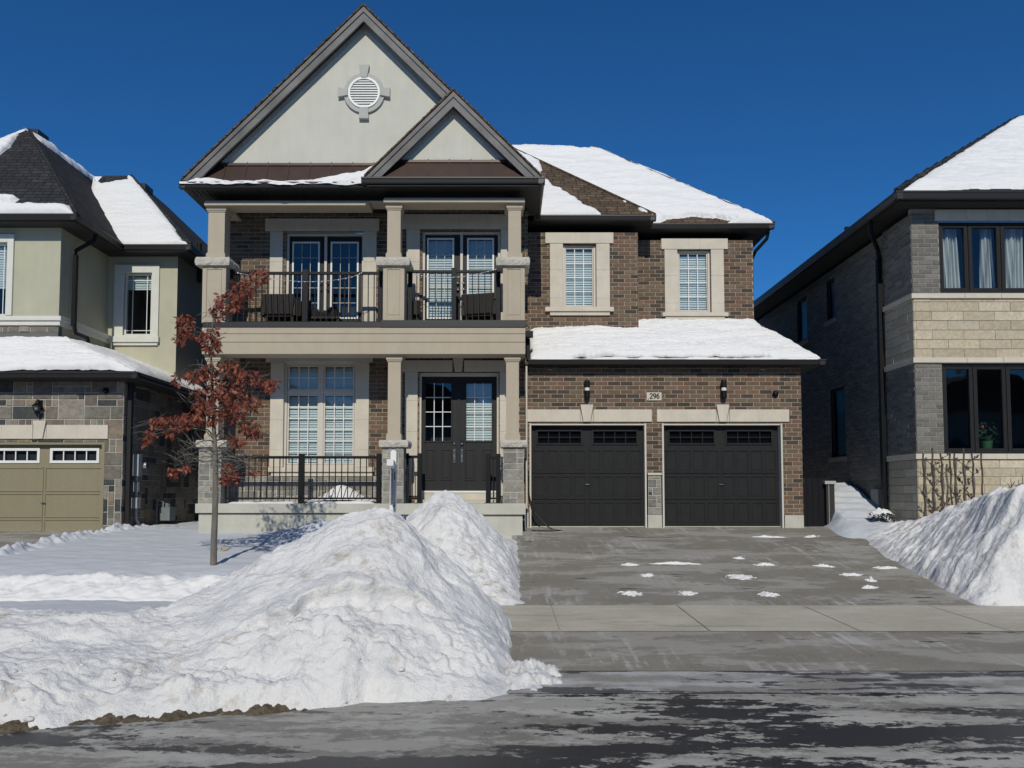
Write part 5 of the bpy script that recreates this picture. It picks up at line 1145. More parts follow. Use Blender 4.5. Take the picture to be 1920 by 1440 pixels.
trellis(xx(1790, 900, Yt), xx(1841, 900, Yt), Yt, zt, zb, 'bronze iron leaf trellis half buried by the big snow pile')

# =====================================================================
#  SNOW ON THE GROUND
# =====================================================================
def ss(a, b, x): t = np.clip((x-a)/(b-a), 0, 1); return t*t*(3-2*t)
def gv(Y): return np.interp(Y, GY, GZ)
def field(name, x0, x1, y0, y1, res, fn, mt, label=None, cat=None, kind=None, disp=None):
    xs = np.linspace(x0, x1, int((x1-x0)/res)+1); ys = np.linspace(y0, y1, int((y1-y0)/res)+1)
    X, Y = np.meshgrid(xs, ys, indexing='ij'); Z = fn(X, Y); P = np.stack([X, Y, Z], -1)
    if disp: P = P+disp(X, Y, Z)
    o = grid_mesh(name, P, mt, None); tag(o, label, cat, None, kind); return o
# lawn
def lawn(X, Y):
    z = np.interp(Y, [8.55, 8.8, 10.2, 10.38, 10.8, 11.5, 13, 16, 17.5], [.20,.30,.29,.27,.49,.61,.72,.88,.98])
    z = z+.02*fbm(X*.5, Y*.9, 3)+.010*fbm(X*2.2, Y*3.5, 4)*ss(8.5, 9, Y)
    bank = ss(10.25, 10.45, Y)*(1-ss(10.9, 11.3, Y)); z = z+bank*(.035*fbm(X*1.8, Y*3, 5)+.02*billow(X*4, Y*5, 3))
    z = z+.36*np.exp(-((X+3.0)/1.15)**2-((Y-14.9)/.8)**2)*(1+.18*fbm(X*3, Y*3, 4))+.03*fbm(X*4, Y*4, 4)*np.exp(-((X+2.6)/1.5)**2-((Y-14.7)/1.2)**2)
    e = ss(-8.25, -7.95, X+.12*fbm(Y*1.6, Y*0, 3)); rim = np.exp(-((X+7.95+.1*fbm(Y*2, X*0, 3))/.15)**2)*(.07+.13*fbm(X*5, Y*4.3, 5))*ss(11, 12, Y)
    z = z*e+(gv(Y)-.08)*(1-e)+np.clip(rim, -.02, .3)
    er = 1-ss(-.18, .0, X+.6*(1-ss(10.25, 10.42, Y))+.5*(1-ss(10.5, 11.1, Y))+.05*fbm(Y*1.2, X*0, 3)); z = z*er+(gv(Y)-.05)*(1-er)
    d_ = ss(16.2, 16.9, Y)*(1-ss(-7.2, -6.7, X))*ss(-8, -7.8, X); z = z+d_*.02*fbm(X*8, Y*8, 3)
    return z
field('lawn', -9.5, .4, 8.5, 17.25, .03, lawn, 'snow_lawn', kind='structure')
field('side_yard', -7.95, -6.2, 17.2, 30, .08, lambda X, Y: .95+.02*fbm(X*2, Y*2, 3), 'snow_lawn', kind='structure')

# the cut edge of the lawn beside the buried sidewalk: whiter than the lawn, sun-facing brightness put into the colour
def cutbank(X, Y):
    z = lawn(X, Y); m_ = ss(10.28, 10.36, Y)*(1-ss(10.84, 10.96, Y+.05*fbm(X*2, Y*0, 3))); return z+.03*m_-.02*(1-m_)
field('lawn_edge_snow', -8.2, -.9, 10.2, 11.05, .02, cutbank, 'snow', kind='structure')
# front bank and big pile A
XR_A = [-9, -3.9, -3.5, -3.2, -2.95, -2.65, -2.4, -1.98, -1.7, -1.4, -1.2, -1.02, -.8, -.53, -.27, -.1, 0.0, .06]
HA =   [.50, .51, .50, .52, .66, .80, .98, 1.17, 1.30, 1.40, 1.41, 1.27, 1.05, .78, .55, .38, .17, -.12]
def warp(X, Y, s, a): return X+a*fbm(X*s+3, Y*s, 3), Y+a*fbm(X*s, Y*s+9, 3)
def qA(X, Y):
    X2, Y2 = warp(X, Y, 2.2, .06); t = ss(-3.6, -2.7, X2); yp = 7.45*(1-t)+8.35*t; yf = 6.66+.27*np.minimum(X2, 0)+.10*fbm(X*1.3, X*0, 4)
    q = (Y2-yf)/(yp-yf); return q-(.455+.045*fbm(X*1.1, X*0+2, 4)+.05*(X+1.5)), ss(-2.4, -2.0, X)*(1-ss(-.8, -.5, X))
def dispA(X, Y, Z):
    u, amp = qA(X, Y); D = np.zeros(X.shape+(3,)); D[...,1] = -.11*amp*np.exp(-((u-.02)/.03)**2)*ss(-.012, .008, u)*(.6+.6*np.abs(fbm(X*3, X*0+7, 3))); return D
def pileA(X, Y):
    X2, Y2 = warp(X, Y, 2.2, .06)
    Hh = np.interp(X2, XR_A, HA); t = ss(-3.6, -2.7, X2)
    yp = 7.45*(1-t)+8.35*t; yb = yp+.75+.65*t; yf = 6.66+.27*np.minimum(X2, 0)+.10*fbm(X*1.3, X*0, 4)
    q = (Y2-yf)/(yp-yf); shelf = np.interp(q, [-.05, 0, .06, .16, .30, .42, .50, .66, .85, 1.0], [-.1, 0, .14, .27, .40, .45, .56, .74, .92, 1.0])
    flat = np.interp(q, [-.05, 0, .12, .3, .6, .85, 1.0], [-.15, 0, .45, .62, .78, 1.0, .98]); fr = flat*(1-t)+shelf*t
    r = np.clip((yb-Y2)/(yb-yp), -.2, 1); back = np.where(r > 0, r**.9, r)
    pr = np.where(Y2 < yp, fr, back)
    corner = 1-.30*ss(-.9, 0, X2)*(1-ss(0, .5, q))
    z = np.where(Hh > 0, Hh*pr*corner, Hh)
    # crack and rough clumps
    edge = np.clip(z*6, 0, 1)
    lo = 1-ss(.30, .55, q); wx, wy = X+.05*fbm(X*5, Y*5, 3), Y+.05*fbm(X*5+9, Y*5, 3)
    lump = lo*(.085*cells(wx*4.2, wy*5.5)*(.3+.7*ss(-.1, .4, fbm(X*1.3, Y*1.5, 2)))+.04*cells(wx*9, wy*12, 5))+(1-lo)*(.02*cells(wx*7, wy*10, 9)*ss(-.1, .5, fbm(X*1.1+5, Y*1.4, 2))+.010*cells(wx*17, wy*24, 3))+.014*fbm(X*9, Y*16, 5)+.075*fbm(X*1.4, Y*2.4, 3)-.02
    rough = ss(.0, .12, q)*edge
    z = z+lump*rough*(.55+.45*ss(-.3, .4, fbm(X*.8+9, Y*.9, 2)))
    u, amp = qA(X, Y); z = z-.07*amp*ss(.02, -.01, -u)*0-.05*amp*np.exp(-((u+.035)/.03)**2)+.075*amp*ss(-.012, .012, u)*np.exp(-np.maximum(u, 0)/.12)
    return np.where(edge > 0, z, z)+gv(Y)*.9
field('snow_bank', -8.3, .30, 5.3, 10.1, .0165, pileA, 'snow_pile', 'large ploughed snow bank along the kerb rising to a peak left of the driveway', 'snow bank', disp=dispA)

# muddy turf showing at the toe of the bank
n, m_ = 260, 12; xs = np.linspace(-3.75, -1.25, n); P = np.zeros((n, m_, 3)); yy = 6.66+.27*xs+.10*fbm(xs*1.3, xs*0, 4); ff = np.clip(.7+.9*fbm(xs*2.4+3, xs*0, 4), .15, 1.2)*np.clip((xs+3.75)/.3, 0, 1)*np.clip((-1.25-xs)/.3, 0, 1)
for j in range(m_):
    t = j/(m_-1); P[:,j,0] = xs; P[:,j,1] = yy-.07-.05*ff+(.26)*t; P[:,j,2] = -.012+.06*np.minimum(ff,1)*math.sin(math.pi*min(1,t*.7))+.018*fbm(xs*18, xs*0+t*3, 4)*min(1,t*4)
tag(grid_mesh('turf_edge', P, 'soil', None), kind='structure')
def clods(name, par, n, fx, fy, fz, smin, smax):
    mb = B(); k = 0
    while k < n:
        x, y = fx(), fy(); z = float(fz(np.array([x]), np.array([y]))[0])
        if z < float(gv(y))-.02 and z < .02: k += 1; continue
        r = random.uniform(smin, smax)*random.choice([.5,.6,.7,1]); i0 = len(mb.v); a0 = random.uniform(0,6)
        rings = [(0,-.6),(.8,-.35),(1,.1),(.7,.6),(0,.85)]; m6 = 7
        for ri, (q, h) in enumerate(rings):
            for j in range(m6):
                w = a0+2*math.pi*j/m6; jj = 1+random.uniform(-.25,.25); mb.v.append((x+r*q*jj*math.cos(w), y+r*q*jj*math.sin(w), z+r*.75*h*(1+random.uniform(-.15,.15))))
        for ri in range(4):
            for j in range(m6): mb.f.append((i0+ri*m6+j, i0+ri*m6+(j+1) % m6, i0+(ri+1)*m6+(j+1) % m6, i0+(ri+1)*m6+j)); mb.c.append(None); mb.m.append(0)
        k += 1
    o = mb.build(name, 'snow_pile', par, smooth=True); tag(o, kind='stuff'); return o
bankA = [o for o in COL.objects if o.name == 'snow_bank'][0]
clods('loose_clods', bankA, 60, lambda: random.uniform(-4.0, .2), lambda: random.uniform(5.75, 6.9), pileA, .015, .04)
# pile B behind it
XR_B = [-2.4, -1.9, -1.65, -1.28, -1.02, -.92, -.80, -.64, -.40, -.17, .04, .15, .21, .30]
HB_ =  [.45, .72, .85, 1.06, 1.23, 1.27, 1.24, 1.13, .88, .62, .33, .12, .0, -.1]
def pileB(X, Y):
    X2, Y2 = warp(X, Y, 2.5, .05); Hh = np.interp(X2, XR_B, HB_)
    q = (Y2-10.42)/(12.3-10.42); f = np.interp(q, [-.1, 0, .08, .3, .7, 1], [-.12, 0, .16, .42, .84, 1]); r = (15.6-Y2)/(15.6-12.3); b = np.interp(r, [-.1, 0, .5, .8, 1], [-.1, 0, .32, .78, 1])
    z = Hh*np.where(Y2 < 12.3, f, b); z = np.where(Hh > 0, z, np.minimum(z, Hh)); z = np.where(Hh > 0, z, -np.abs(z)); e = np.clip(z*6, 0, 1)
    wx, wy = X+.05*fbm(X*5, Y*5, 3), Y+.05*fbm(X*5+9, Y*5, 3)
    z = z+e*(.04*cells(wx*5, wy*6)*ss(-.2, .4, fbm(X*1.5, Y*1.5, 2))+.02*cells(wx*13, wy*15, 4)+.014*fbm(X*9, Y*12, 4)+.05*fbm(X*1.9+4, Y*1.9, 3))
    return z+gv(Y)+.0
field('snow_pile', -2.5, .42, 10.3, 15.8, .0175, pileB, 'snow_pile', 'pointed snow pile before the front door, between the kerb bank and the steps', 'snow pile')

# pile C on the right
def pileC(X, Y):
    X2, Y2 = warp(X, Y, 1.8, .06)
    xb = np.interp(Y2, [10.3, 10.4, 12, 14, 16, 17], [6.05, 6.05, 6.22, 6.5, 7.0, 7.4]); xr = xb+np.interp(Y2, [10.4, 13, 16], [1.12, 1.2, 1.3])
    hr = np.interp(Y2, [10.35, 10.55, 10.8, 11.2, 13, 15, 16, 17], [0, .62, 1.22, 1.50, 1.05, .48, .30, .25])
    u = (X2-xb)/(xr-xb); pr = np.interp(u, [-.15, 0, .1, .55, .9, 1.1, 2, 4], [-.1, 0, .11, .56, .94, 1.0, .95, .9])
    z = hr*pr; e = np.clip(z*6, 0, 1)
    streak = .04*fbm((X+Y*.35)*1.5, (Y-X*.35)*5.5, 4)
    z = z+e*(streak+.012*billow(X*9, Y*12, 3)+.035*fbm(X*2, Y*2, 3)+.03*billow(X*5, Y*5, 3)*ss(.8, 1.1, u))
    return z+gv(Y)+0.0
field('snow_pile', 5.7, 9.5, 10.25, 17.0, .02, pileC, 'snow_pile', 'tall grey flanked snow pile right of the driveway, before the grey brick house', 'snow pile')
# mounds between the houses
def gap(X, Y):
    z = gv(Y)+.02+np.interp(Y, [14.6, 15.6, 16.6, 17.6, 18.6, 20, 30], [-.06, .05, .17, .22, .32, .55, .4])
    m_ = ss(14.6, 16, Y)*ss(6.35, 6.9, X+(Y-16)*-.25); z = z*m_+(gv(Y)-.06)*(1-m_)
    z = z+m_*(.02*fbm(X*3, Y*3, 4)+.03*billow(X*2.5, Y*2.5, 3)*ss(7.0, 7.6, X))
    return z
field('side_yard', 6.33, 8.3, 14.4, 30, .03, gap, 'snow_lawn', kind='structure')
def mound(X, Y):
    H_ = np.interp(X, [6.9, 7.05, 7.6, 8.0], [-.2, .85, 1, 1.0])
    f = np.interp(Y, [15.9, 16.2, 17.17, 17.7, 18.2, 18.8, 20], [-.15, .02, .32, .52, .74, .90, .6]); z = np.where(H_ > 0, H_*f, H_)
    return gv(Y)+.06+z+np.clip(z*5,0,1)*(.012*np.sin(z*46+X*2)+.015*fbm(X*3, Y*5, 4))
field('snow_mound', 6.9, 8.0, 15.9, 20.5, .025, mound, 'snow_lawn', 'smooth layered snow mound in the gap right of the garage', 'snow mound')
def porchsnow(X, Y):
    c = xx(640, 915, 16.9); z = .33*np.exp(-((X-c)/.42)**2-((Y-16.95)/.35)**2)+.05*np.exp(-((X-c-.3)/.9)**2-((Y-16.7)/.4)**2)
    z = z+.025*ss(XHL, XHL+.4, X)+.012*fbm(X*3, Y*3, 4); return Z1-.012+z*(1-ss(-2.75, -2.55, X))
field('porch_snow', XHL+.1, xx(712, 920, 16.7), 16.42, 17.2, .025, porchsnow, 'snow', 'low rounded snow heap on the porch under the left window', 'snow heap')
mb = B()
def snow_strip(x0, x1, y0, y1, z, h, label):
    n, m_ = max(20, int((x1-x0)/.03)), 10; xs = np.linspace(x0, x1, n); P = np.zeros((n, m_, 3)); e = np.minimum(1, np.minimum(xs-x0, x1-xs)/.1)
    for j in range(m_):
        t = j/(m_-1); P[:,j,0] = xs; P[:,j,1] = y0+(y1-y0)*t+.006*fbm(xs*6, xs*0+t*2, 3); P[:,j,2] = z-.006+h*math.sin(math.pi*t)**.6*e*(1+.4*fbm(xs*2.5, xs*0+3, 3))
    return tag(grid_mesh('snow_ridge', P, 'snow', None), label, 'snow ridge', 'thin snow ridges under the railings')
snow_strip(xx(425, 940, 16.2), xx(559, 940, 16.2), 16.12, 16.4, Z1, .045, 'thin snow ridge at the foot of the porch railing, left half')
snow_strip(xx(571, 940, 16.2), xx(705, 940, 16.2), 16.12, 16.4, Z1, .05, 'thin snow ridge at the foot of the porch railing, right half')
snow_strip(xx(437, 608, 16.2), xx(567, 608, 16.2), 16.12, 16.4, Z2, .04, 'thin snow ridge on the left balcony bay, left of the middle railing post')
snow_strip(xx(580, 608, 16.2), xx(680, 608, 16.2), 16.12, 16.4, Z2, .035, 'thin snow ridge on the left balcony bay, right of the middle railing post')
snow_strip(xx(776, 606, 16.2), xx(846, 606, 16.2), 16.0, 16.35, Z2, .035, 'thin snow ridge on the right balcony bay, left of its middle railing post')
snow_strip(xx(857, 606, 16.2), xx(930, 606, 16.2), 16.0, 16.35, Z2, .045, 'thin snow ridge on the right balcony bay, right of its middle railing post')

# low slush shelf at the toe of the bank and snow scraps on the driveway
def lumpfield(name, cx, cy, rx, ry, h, rot, label, group, mt='snow_pile', seed=0, n=26):
    u, v = np.meshgrid(np.linspace(-1.15,1.15,n*2), np.linspace(-1.15,1.15,n), indexing='ij'); c_, s_ = math.cos(rot), math.sin(rot)
    X, Y = cx+(u*rx)*c_-(v*ry)*s_, cy+(u*rx)*s_+(v*ry)*c_; r = np.sqrt(u*u+v*v)+(.3 if not group else .5)*fbm(u*2.3+seed*3.3, v*2.3, 4)
    Z = gv(Y)+.006+h*(1-r)*np.where(r < 1, 1.2, 1)*(1+.3*fbm(u*4+seed, v*4, 3)); Z = np.where(r > 1.0, gv(Y)-.012, Z)
    return tag(grid_mesh(name, np.stack([X, Y, Z], -1), mt, None), label, 'snow scrap' if group else 'snow shelf', group)
lumpfield('slush_shelf', .17, 7.12, .30, .34, .11, .1, 'low slush shelf spilling onto the kerb at the right toe of the bank', None, seed=5, n=40)
def groundY(py):
    a, b = 4.0, 16.95
    for _ in range(40):
        m_ = (a+b)/2
        if zz(py, m_) < g(m_): b = m_
        else: a = m_
    return a
scr = [(1181,1060,14,.10,0,'small flat snow scrap left of the long one'), (1266,1058,38,.09,-.05,'long thin snow scrap lying across the driveway'), (1386,1048,9,.08,0,'tiny snow scrap right of and behind the long one'), (1434,1060,17,.10,0,'oval snow scrap at mid driveway, right of the long one'),
       (1633,1090,7,.10,0,'compact snow lump near the right edge of the driveway'), (1660,1066,20,.09,.1,'flat snow scrap beside the right snow pile'), (1521,1007,15,.10,.5,'tilted snow scrap near the garage corner pier'), (1182,1114,18,.16,-.5,'snow scrap at the lower left of the driveway'),
       (1290,1114,14,.14,-.5,'small snow scrap at the lower middle of the driveway'), (1441,1116,17,.16,-.5,'snow scrap at the lower middle right, close to the sidewalk'), (1388,1083,22,.22,-.4,'wide broken snow scrap in the middle of the driveway'), (1544,1063,16,.05,-.4,'thin diagonal snow scrap right of the middle'),
       (1596,1079,18,.10,.05,'faint snow scrap left of the compact lump'), (1630,1103,14,.09,.3,'flat snow scrap just below the compact lump'), (1440,1008,26,.05,-.1,'thin snow scrap before the right garage door'), (1214,1080,12,.12,.6,'faint snow scrap at the left of the driveway')]
for k, (px, py, hw, ry, rot, lb) in enumerate(scr):
    Y = groundY(py); lumpfield('snow_scrap', xx(px, py, Y), Y, hw*1.15*Y/F, ry*.8, .026 if hw > 8 else .045, rot, lb, 'snow scraps on the driveway', 'snow', seed=k)

# loose snow clods round the banks
# houses across the street, behind the viewer: they darken the low sky and stand in the window reflections
mb = B()
for k, x in enumerate((-31, -18.5, -6.3, 6.2, 18.8, 31.4)):
    w, hgt = 5.8, 7.4+.5*math.sin(k*2.1); y0, y1 = -31, -20.5
    mb.box(x-w, x+w, y0, y1, -.05, hgt); mb.prism([(x-w-.4,hgt),(x+w+.4,hgt),(x,hgt+2.9+.4*math.cos(k))], y0-.3, y1+.3, mi=1)
    mb.box(x-w+1, x-w+3.4, y1, y1+.05, .1, 2.4, 1); mb.box(x+.6, x+2.6, y1, y1+.05, 3.4, 4.9, 1); mb.box(x-3.4, x-1.4, y1, y1+.05, 3.4, 4.9, 1)
mb.box(-60, 60, -37, -36.5, -.05, 1.8)
tag(mb.build('houses_across_the_street', ['mortar_grey', 'shingle_dk'], None), kind='structure')
# =====================================================================
#  SIGN POST, HOSE, CHAIRS, LIGHTS, TREE
# =====================================================================
sp = thing('sign_post', 'white wooden sign post with a grey panel seen edge on, standing behind the snow bank', 'sign post', (xx(738, 950, 11.2), 11.2, .5))
X, Y = xx(738.5, 850, 11.2), 11.2; Xb = xx(735, 970, 11.2); w = .042; zt = zz(843, Y); mb = B()
mb.prism([(Xb-w,.3),(Xb+w,.3),(X+w,zt-.03),(X,zt),(X-w,zt-.03)], Y-w, Y+w); mb.build('post', 'white', sp, bevel=.004)
za, zb = zz(862, 10.5), zz(874, 10.5); Xa = xx(732.5, 868, 10.4); mb = B(); mb.prism([(Xa-.045,10.35),(Xa+.045,10.35),(X+.03,Y-w),(X-.04,Y-w)], zb, za, 'z'); mb.build('arm', 'white', sp, bevel=.004)
zs0, zs1 = zz(946, 10.9), zb-.03; mb = B(); mb.prism([(Xa-.004,10.42),(Xa+.008,10.42),(X+.006,Y-w-.02),(X-.008,Y-w-.02)], zs0, zs1, 'z'); pn = mb.build('sign_panel', 'signgrey', sp)
ang = math.atan2((Y-w)-10.42, X-Xa)
lettering('96', Xa+.022, 10.62, zs1-.10, .15, 'black', pn, rot=(math.pi/2, 0, ang))
B().box(X+.0, X+.035, Y-w-.03, Y-w-.001, zz(951, Y), zz(947, Y)).build('clip', 'meter', sp)

# cable by the garage
mb = B(); Xc, Yc = xx(986, 880, 16.6), 16.72; zc1 = zz(884, 16.7); gz = g(16.3)+.03
pts = [(Xc-.02,16.62,zc1),(Xc+.03,16.60,zc1+.03),(Xc+.06,16.62,zc1-.08),(Xc+.07,16.66,zc1-.5),(Xc+.17,16.68,zc1-.85)]
for k in range(8): t = k/7; pts.append((Xc+.17+.45*t**.8, 16.66-.12*t, zc1-.85-(zc1-.85-gz)*(1-(1-t)**2)))
for k in range(26): w = -math.pi/2+k*.42; pts.append((Xc+.42+.30*math.sin(w+1.6), 16.45+.13*math.cos(w+1.6), gz-.012+.004*(k % 3)+.0))
# smooth
def smooth(pts, n=4):
    out = []; P = [Vector(p) for p in pts]
    for i in range(len(P)-1):
        p0, p1, p2, p3 = P[max(i-1,0)], P[i], P[i+1], P[min(i+2,len(P)-1)]
        for k in range(n): t = k/n; out.append(.5*((2*p1)+(p2-p0)*t+(2*p0-5*p1+4*p2-p3)*t*t+(3*p1-p0-3*p2+p3)*t**3))
    return out+[P[-1]]
mb.tube(smooth(pts), .014, 8)
tag(mb.build('power_cable', 'cable', None, smooth=True), 'black cable hanging by the pier and coiled at the left garage door corner', 'cable')

# wicker chairs
def chair(x, y, rz, label):
    T = thing('wicker_chair', label, 'chair', (x, y, Z2+.004), 'dark wicker chairs on the balcony'); L = T.location.copy(); R = Matrix.Translation(L) @ Matrix.Rotation(rz, 4, 'Z')
    def add(mb, nm, bv=.012):
        mb.v = [tuple(R @ Vector(v)) for v in mb.v]; return mb.build(nm, 'wicker', T, bevel=bv)
    mb = B(); mb.box(-.29, .29, -.28, .30, .26, .40); add(mb, 'seat')
    mb = B(); i = len(mb.v); mb.v += [(-.29,.26,.30),(.29,.26,.30),(.29,.34,.30),(-.29,.34,.30),(-.36,.36,.72),(.36,.36,.72),(.36,.42,.72),(-.36,.42,.72)]
    for q in ((0,3,2,1),(4,5,6,7),(0,1,5,4),(1,2,6,5),(2,3,7,6),(3,0,4,7)): mb.f.append(tuple(i+k for k in q)); mb.c.append(None); mb.m.append(0)
    add(mb, 'backrest', .02)
    for s in (-1, 1): mb = B(); mb.box(s*.34-.04, s*.34+.04, -.30, .34, .28, .58); add(mb, 'armrest')
    for a in (-1, 1):
        for b in (-1, 1): mb = B(); mb.box(a*.27-.03, a*.27+.03, b*.25-.03, b*.25+.03, 0, .27); add(mb, 'leg', .006)
    return T
chair(xx(528, 580, 16.85), 16.95, math.pi, 'dark wicker chair seen from behind, left bay of the balcony')
chair(xx(590, 560, 17.0), 16.98, .9, 'dark wicker chair in the shade beside the low table')
chair(xx(905, 575, 16.8), 16.9, math.pi-.25, 'dark wicker chair facing the house on the right bay of the balcony')
chair(xx(768, 575, 16.8), 16.95, 1.4, 'dark wicker chair mostly hidden by the middle pier')
tb = thing('wicker_table', 'low dark wicker table behind the left balcony railing', 'table', (xx(612, 600, 16.8), 16.8, Z2))
a, b = xx(582, 600, 16.8), xx(640, 600, 16.8)
B().box(a, b, 16.55, 17.05, Z2+.20, Z2+.25).build('tabletop', 'wicker', tb, bevel=.01)
for x in (a+.03, b-.03):
    for y in (16.6, 17.0): B().box(x-.025, x+.025, y-.025, y+.025, Z2, Z2+.20).build('leg', 'wicker', tb)

def string_lights(p, label):
    mb = B(); P = []
    for (px, py) in p: P.append((xx(px, py, 16.24), 16.24, zz(py, 16.24)))
    P = smooth(P, 6); mb.tube(P, .0045, 5); T = mb.build('string_lights', 'meter', None); tag(T, label, 'string lights')
    q = B()
    for k in range(0, len(P), 2): x, y, z = P[k]; q.lathe(x, y-.008, [(.003,z-.022),(.011,z-.014),(.008,z-.002)], 6)
    q.build('bulb', 'white', T)
string_lights([(446,510),(452,513),(500,521),(540,526),(572,528),(620,526),(660,519),(678,511)], 'thin string of white lights sagging along the left balcony railing')
string_lights([(776,514),(800,518),(830,520),(860,519),(890,515),(925,506),(932,504)], 'thin string of white lights along the right balcony railing')

# flag by the tree
mb = B(); yf = 12.9; xf = xx(416, 1030, yf)
T = thing('survey_flag', 'small yellowish marker flag in the snow by the tree', 'flag', (xf, yf, .7))
B().tube([(xf-.03,yf,.64),(xf,yf,.80)], .003, 5).build('wire', 'cable', T); B().prism([(xf,.80),(xf+.06,.79),(xf+.075,.735),(xf+.03,.745),(xf+.01,.72)], yf, yf+.004).build('pennant', 'flag', T)

# tree
YT = 11.6
def TP(cx, cy, dy=0.0): px, py = 240+cx*.4307, 460+cy*.4306; Y = YT+dy; return Vector((xx(px, py, Y), Y, zz(py, Y)))
T = thing('young_oak_tree', 'young tree with russet leaves and a thin grey trunk on the snowy lawn', 'tree', tuple(TP(372, 1390)))
T.location = (TP(372,1390).x, YT, .6)
tp = [TP(372,1410),TP(374,1300),TP(379,1150),TP(381,1000),TP(380,920),TP(377,850),TP(373,770),TP(371,700),TP(367,620),TP(364,560),TP(362,500),TP(363,440),TP(366,370),TP(372,320),TP(388,290),TP(415,250),TP(450,200),TP(490,160),TP(540,125)]
rr = [.052,.046,.043,.041,.038,.030,.027,.024,.021,.018,.015,.013,.011,.010,.009,.008,.006,.005,.004]
mb = B().tube(smooth(tp, 3), np.interp(np.linspace(0, 1, 18*3+1), np.linspace(0, 1, 19), rr).tolist(), 10); trunk = mb.build('trunk', 'bark', T, smooth=True)
brs = [((362,460),(330,420),(290,390),(245,350)), ((380,920),(330,900),(280,905),(215,930),(200,965)), ((380,925),(320,920),(260,950),(235,975)), ((380,915),(420,905),(470,920),(530,925)), ((380,930),(430,930),(480,940),(520,930)), ((381,935),(330,940),(270,925),(225,945)),
 ((376,840),(340,800),(290,780),(200,775),(110,765)), ((376,850),(330,805),(250,800),(150,800),(90,820)), ((376,845),(420,790),(470,760),(530,775),(565,810)), ((377,850),(420,840),(450,810)), ((373,760),(330,720),(290,690)), ((373,750),(420,700),(490,680),(560,690)),
 ((368,640),(400,600),(430,560),(500,560),(600,595)), ((367,640),(330,600),(270,570),(210,585)), ((370,680),(430,640),(510,650),(570,665)), ((364,560),(340,530),(320,545)), ((380,950),(420,980),(445,1010)), ((380,940),(450,960),(470,1010)), ((366,370),(335,385),(355,410)), ((388,290),(370,280),(365,300)), ((415,250),(450,240),(500,230)), ((376,860),(330,850),(250,890),(215,900)), ((380,900),(440,880),(465,860)), ((380,905),(350,880),(300,870),(255,690)) if False else ((380,905),(350,885),(310,880),(270,860)), ((370,700),(310,660),(280,640),(250,690)), ((380,930),(480,900),(550,930),(555,985)) if False else ((381,930),(450,920),(520,950),(550,985)), ((378,890),(440,850),(475,860),(520,800))]
for bi, b in enumerate(brs):
    dy = random.uniform(-.55, .55); n_ = len(b); P = [TP(x, y, dy*k/(n_-1)) for k, (x, y) in enumerate(b)]; P = smooth(P, 5)
    P = [p+Vector((random.uniform(-.008,.008),random.uniform(-.01,.01),random.uniform(-.008,.008))) if k else p for k, p in enumerate(P)]
    mb = B().tube(P, [max(.0025, .012*(1-k/len(P))) for k in range(len(P))], 6)
    for k in range(14):
        p = P[random.randint(len(P)//3, len(P)-1)]; q = p+Vector((random.uniform(-.28,.28), random.uniform(-.2,.2), random.uniform(-.12,.2))); md = (p+q)/2+Vector((0,0,random.uniform(-.03,.04)))
        mb.tube([p, md, q], [.004,.003,.0018], 5)
    mb.build('branch', 'bark', trunk, smooth=True)
cl = [(575,130,45,35),(500,190,55,45),(440,245,65,45),(395,290,36,36),(245,345,42,52),(228,402,25,24),(355,405,52,45),(365,440,40,28),(300,400,14,14),(430,530,58,33),(520,572,68,33),(610,605,42,28),(300,565,55,28),(212,585,18,20),(350,545,48,30),
 (340,650,55,42),(400,620,55,38),(470,660,68,42),(545,690,42,32),(430,712,58,28),(330,700,48,32),(285,755,58,28),(200,770,72,34),(130,770,42,26),(95,820,20,42),(85,860,12,18),(178,822,24,18),(390,742,40,22),(350,760,50,20),
 (480,750,48,32),(530,795,46,38),(562,820,26,20),(462,852,26,28),(495,860,14,14),(190,985,24,26),(260,968,14,19),(440,1000,36,38),(472,1015,18,24),(550,985,14,12),(432,965,20,18),(420,1025,16,14)]
mb = B(); LC = [(.21,.062,.038),(.17,.046,.032),(.26,.085,.05),(.13,.034,.027),(.22,.072,.042),(.30,.12,.07),(.19,.045,.036)]
outline = [(0,0),(.06,.10),(.34,.08),(.12,.24),(.50,.30),(.13,.42),(.46,.56),(.12,.60),(.30,.80),(.08,.76),(0,1.0)]
for (cx, cy, rx, ry) in cl:
    n_ = int(rx*ry/21)+7; 
    for k in range(n_):
        a, r = random.uniform(0, 6.283), math.sqrt(random.random())**.9; c = TP(cx+rx*r*math.cos(a), cy+ry*r*math.sin(a), random.gauss(0, .22))
        s_ = random.uniform(.06, .115); down = Vector((random.uniform(-.7,.7), random.uniform(-.7,.7), random.uniform(-1.2,.15))).normalized(); sd = down.cross(Vector((random.uniform(-1,1),random.uniform(-1,1),random.uniform(-1,1)))).normalized(); nn = sd.cross(down); cu = random.uniform(.1,.45)
        t = random.uniform(.6, 1.2); col = tuple(x*t for x in random.choice(LC))
        for sg in (1, -1):
            pts = [c+down*(v*s_)+sd*(u*s_*.62*sg)+nn*(s_*(cu*abs(u)+.35*cu*v*v)) for u, v in outline]
            mb.face(pts if sg > 0 else pts[::-1], 0, col)
mb.build('crown', 'leaf', T)

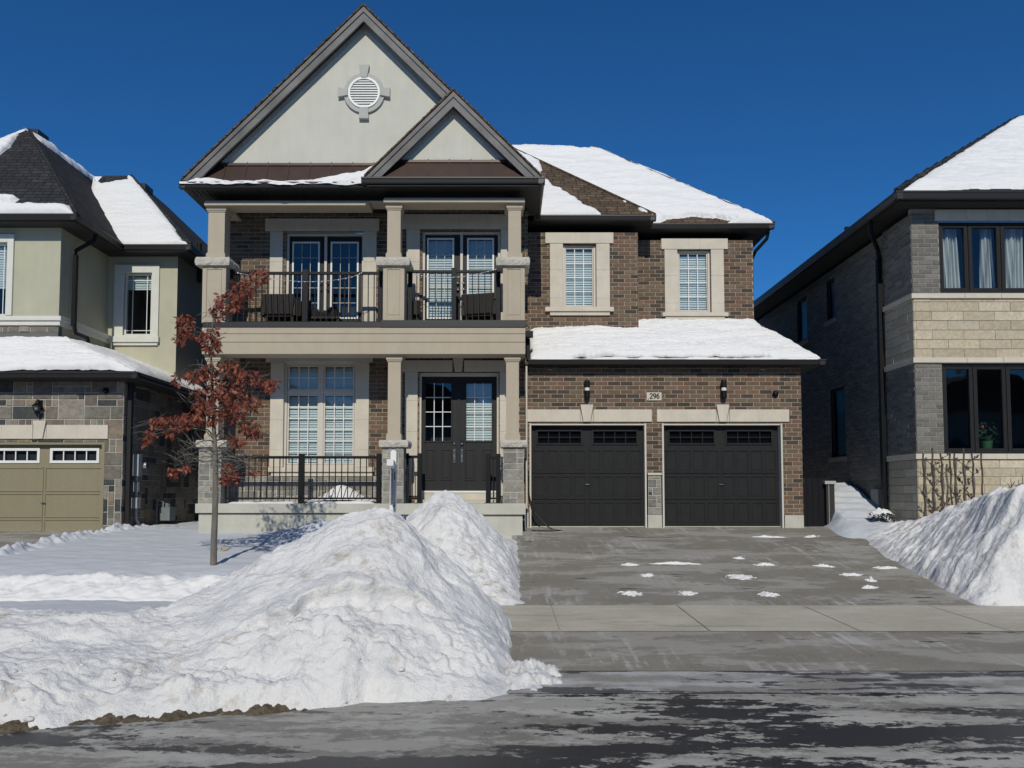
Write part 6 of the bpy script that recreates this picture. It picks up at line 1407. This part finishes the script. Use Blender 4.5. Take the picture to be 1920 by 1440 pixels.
# dry twigs on the right, snow-covered shrub between the houses
mb = B(); Y = 12.2
for (p) in (((1895,940),(1888,925),(1876,912)), ((1888,925),(1891,912),(1886,906)), ((1905,935),(1898,915),(1892,897)), ((1898,915),(1901,903)), ((1912,940),(1908,912),(1906,900)), ((1908,912),(1916,905),(1920,898)), ((1922,940),(1919,905),(1915,888)), ((1880,935),(1878,945),(1880,955))):
    P = [Vector((xx(a, b, Y), Y+random.uniform(-.05,.05), zz(b, Y))) for a, b in p]; mb.tube(P, [.008,.006,.004][:len(P)], 5)
tag(mb.build('dry_shrub', 'rust' if False else 'bark', None), 'bare brown twigs rising behind the big snow pile at the right edge', 'shrub')
c = Vector((xx(1655, 967, 16.4), 16.4, zz(970, 16.4)))
T = thing('low_shrub', 'small dark shrub capped with snow at the foot of the grey brick house downspout', 'shrub', tuple(c))
mb = B()
for k in range(420):
    w, r = random.uniform(0, 6.28), random.uniform(0,.24); p = c+Vector((r*math.cos(w)*1.1, r*math.sin(w), random.uniform(-.12,.14)*(1-r*1.5))); s_ = random.uniform(.02,.045); a = Vector((random.uniform(-1,1),random.uniform(-1,1),random.uniform(-1,1)))*s_; b = Vector((random.uniform(-1,1),random.uniform(-1,1),random.uniform(-1,1)))*s_
    mb.face([p, p+a, p+b])
mb.build('foliage', 'plant' if False else 'cable', T)
u, v = np.meshgrid(np.linspace(-1,1,24), np.linspace(-1,1,20), indexing='ij'); r = np.sqrt(u*u+v*v)+.35*fbm(u*2.5, v*2.5, 3)
P = np.stack([c.x-.05+u*.2, c.y-.02+v*.18, c.z+.10+.09*(1-r)], -1); grid_mesh('snow_cap', P, 'snow', T)

# dark slatted panel with a post between garage and grey house
G = thing('dark_panel', 'dark panel beside the right garage corner, with a pale capped post', 'gate', (6.6, 17.6, .95))
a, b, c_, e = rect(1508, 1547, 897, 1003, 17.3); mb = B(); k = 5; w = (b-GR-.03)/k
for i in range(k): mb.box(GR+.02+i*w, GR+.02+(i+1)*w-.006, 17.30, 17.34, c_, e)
mb.box(GR+.02, b, 17.34, 17.38, c_+.2, c_+.3); mb.box(GR+.02, b, 17.34, 17.38, e-.3, e-.2); mb.build('slat_panel', 'black', G)
a, b, c_, e = rect(1546, 1566, 900, 961, 17.2); mb = B(); mb.box(a+.04, b-.01, 17.2, 17.35, c_-.3, e-.09); mb.build('post', 'soffit', G, bevel=.006); mb = B(); mb.box(a+.0, b+.01, 17.16, 17.39, e-.09, e-.02); mb.box(a+.085, a+.098, 17.185, 17.2, c_-.3, e-.09); mb.build('post_cap', 'meter', G, bevel=.006)
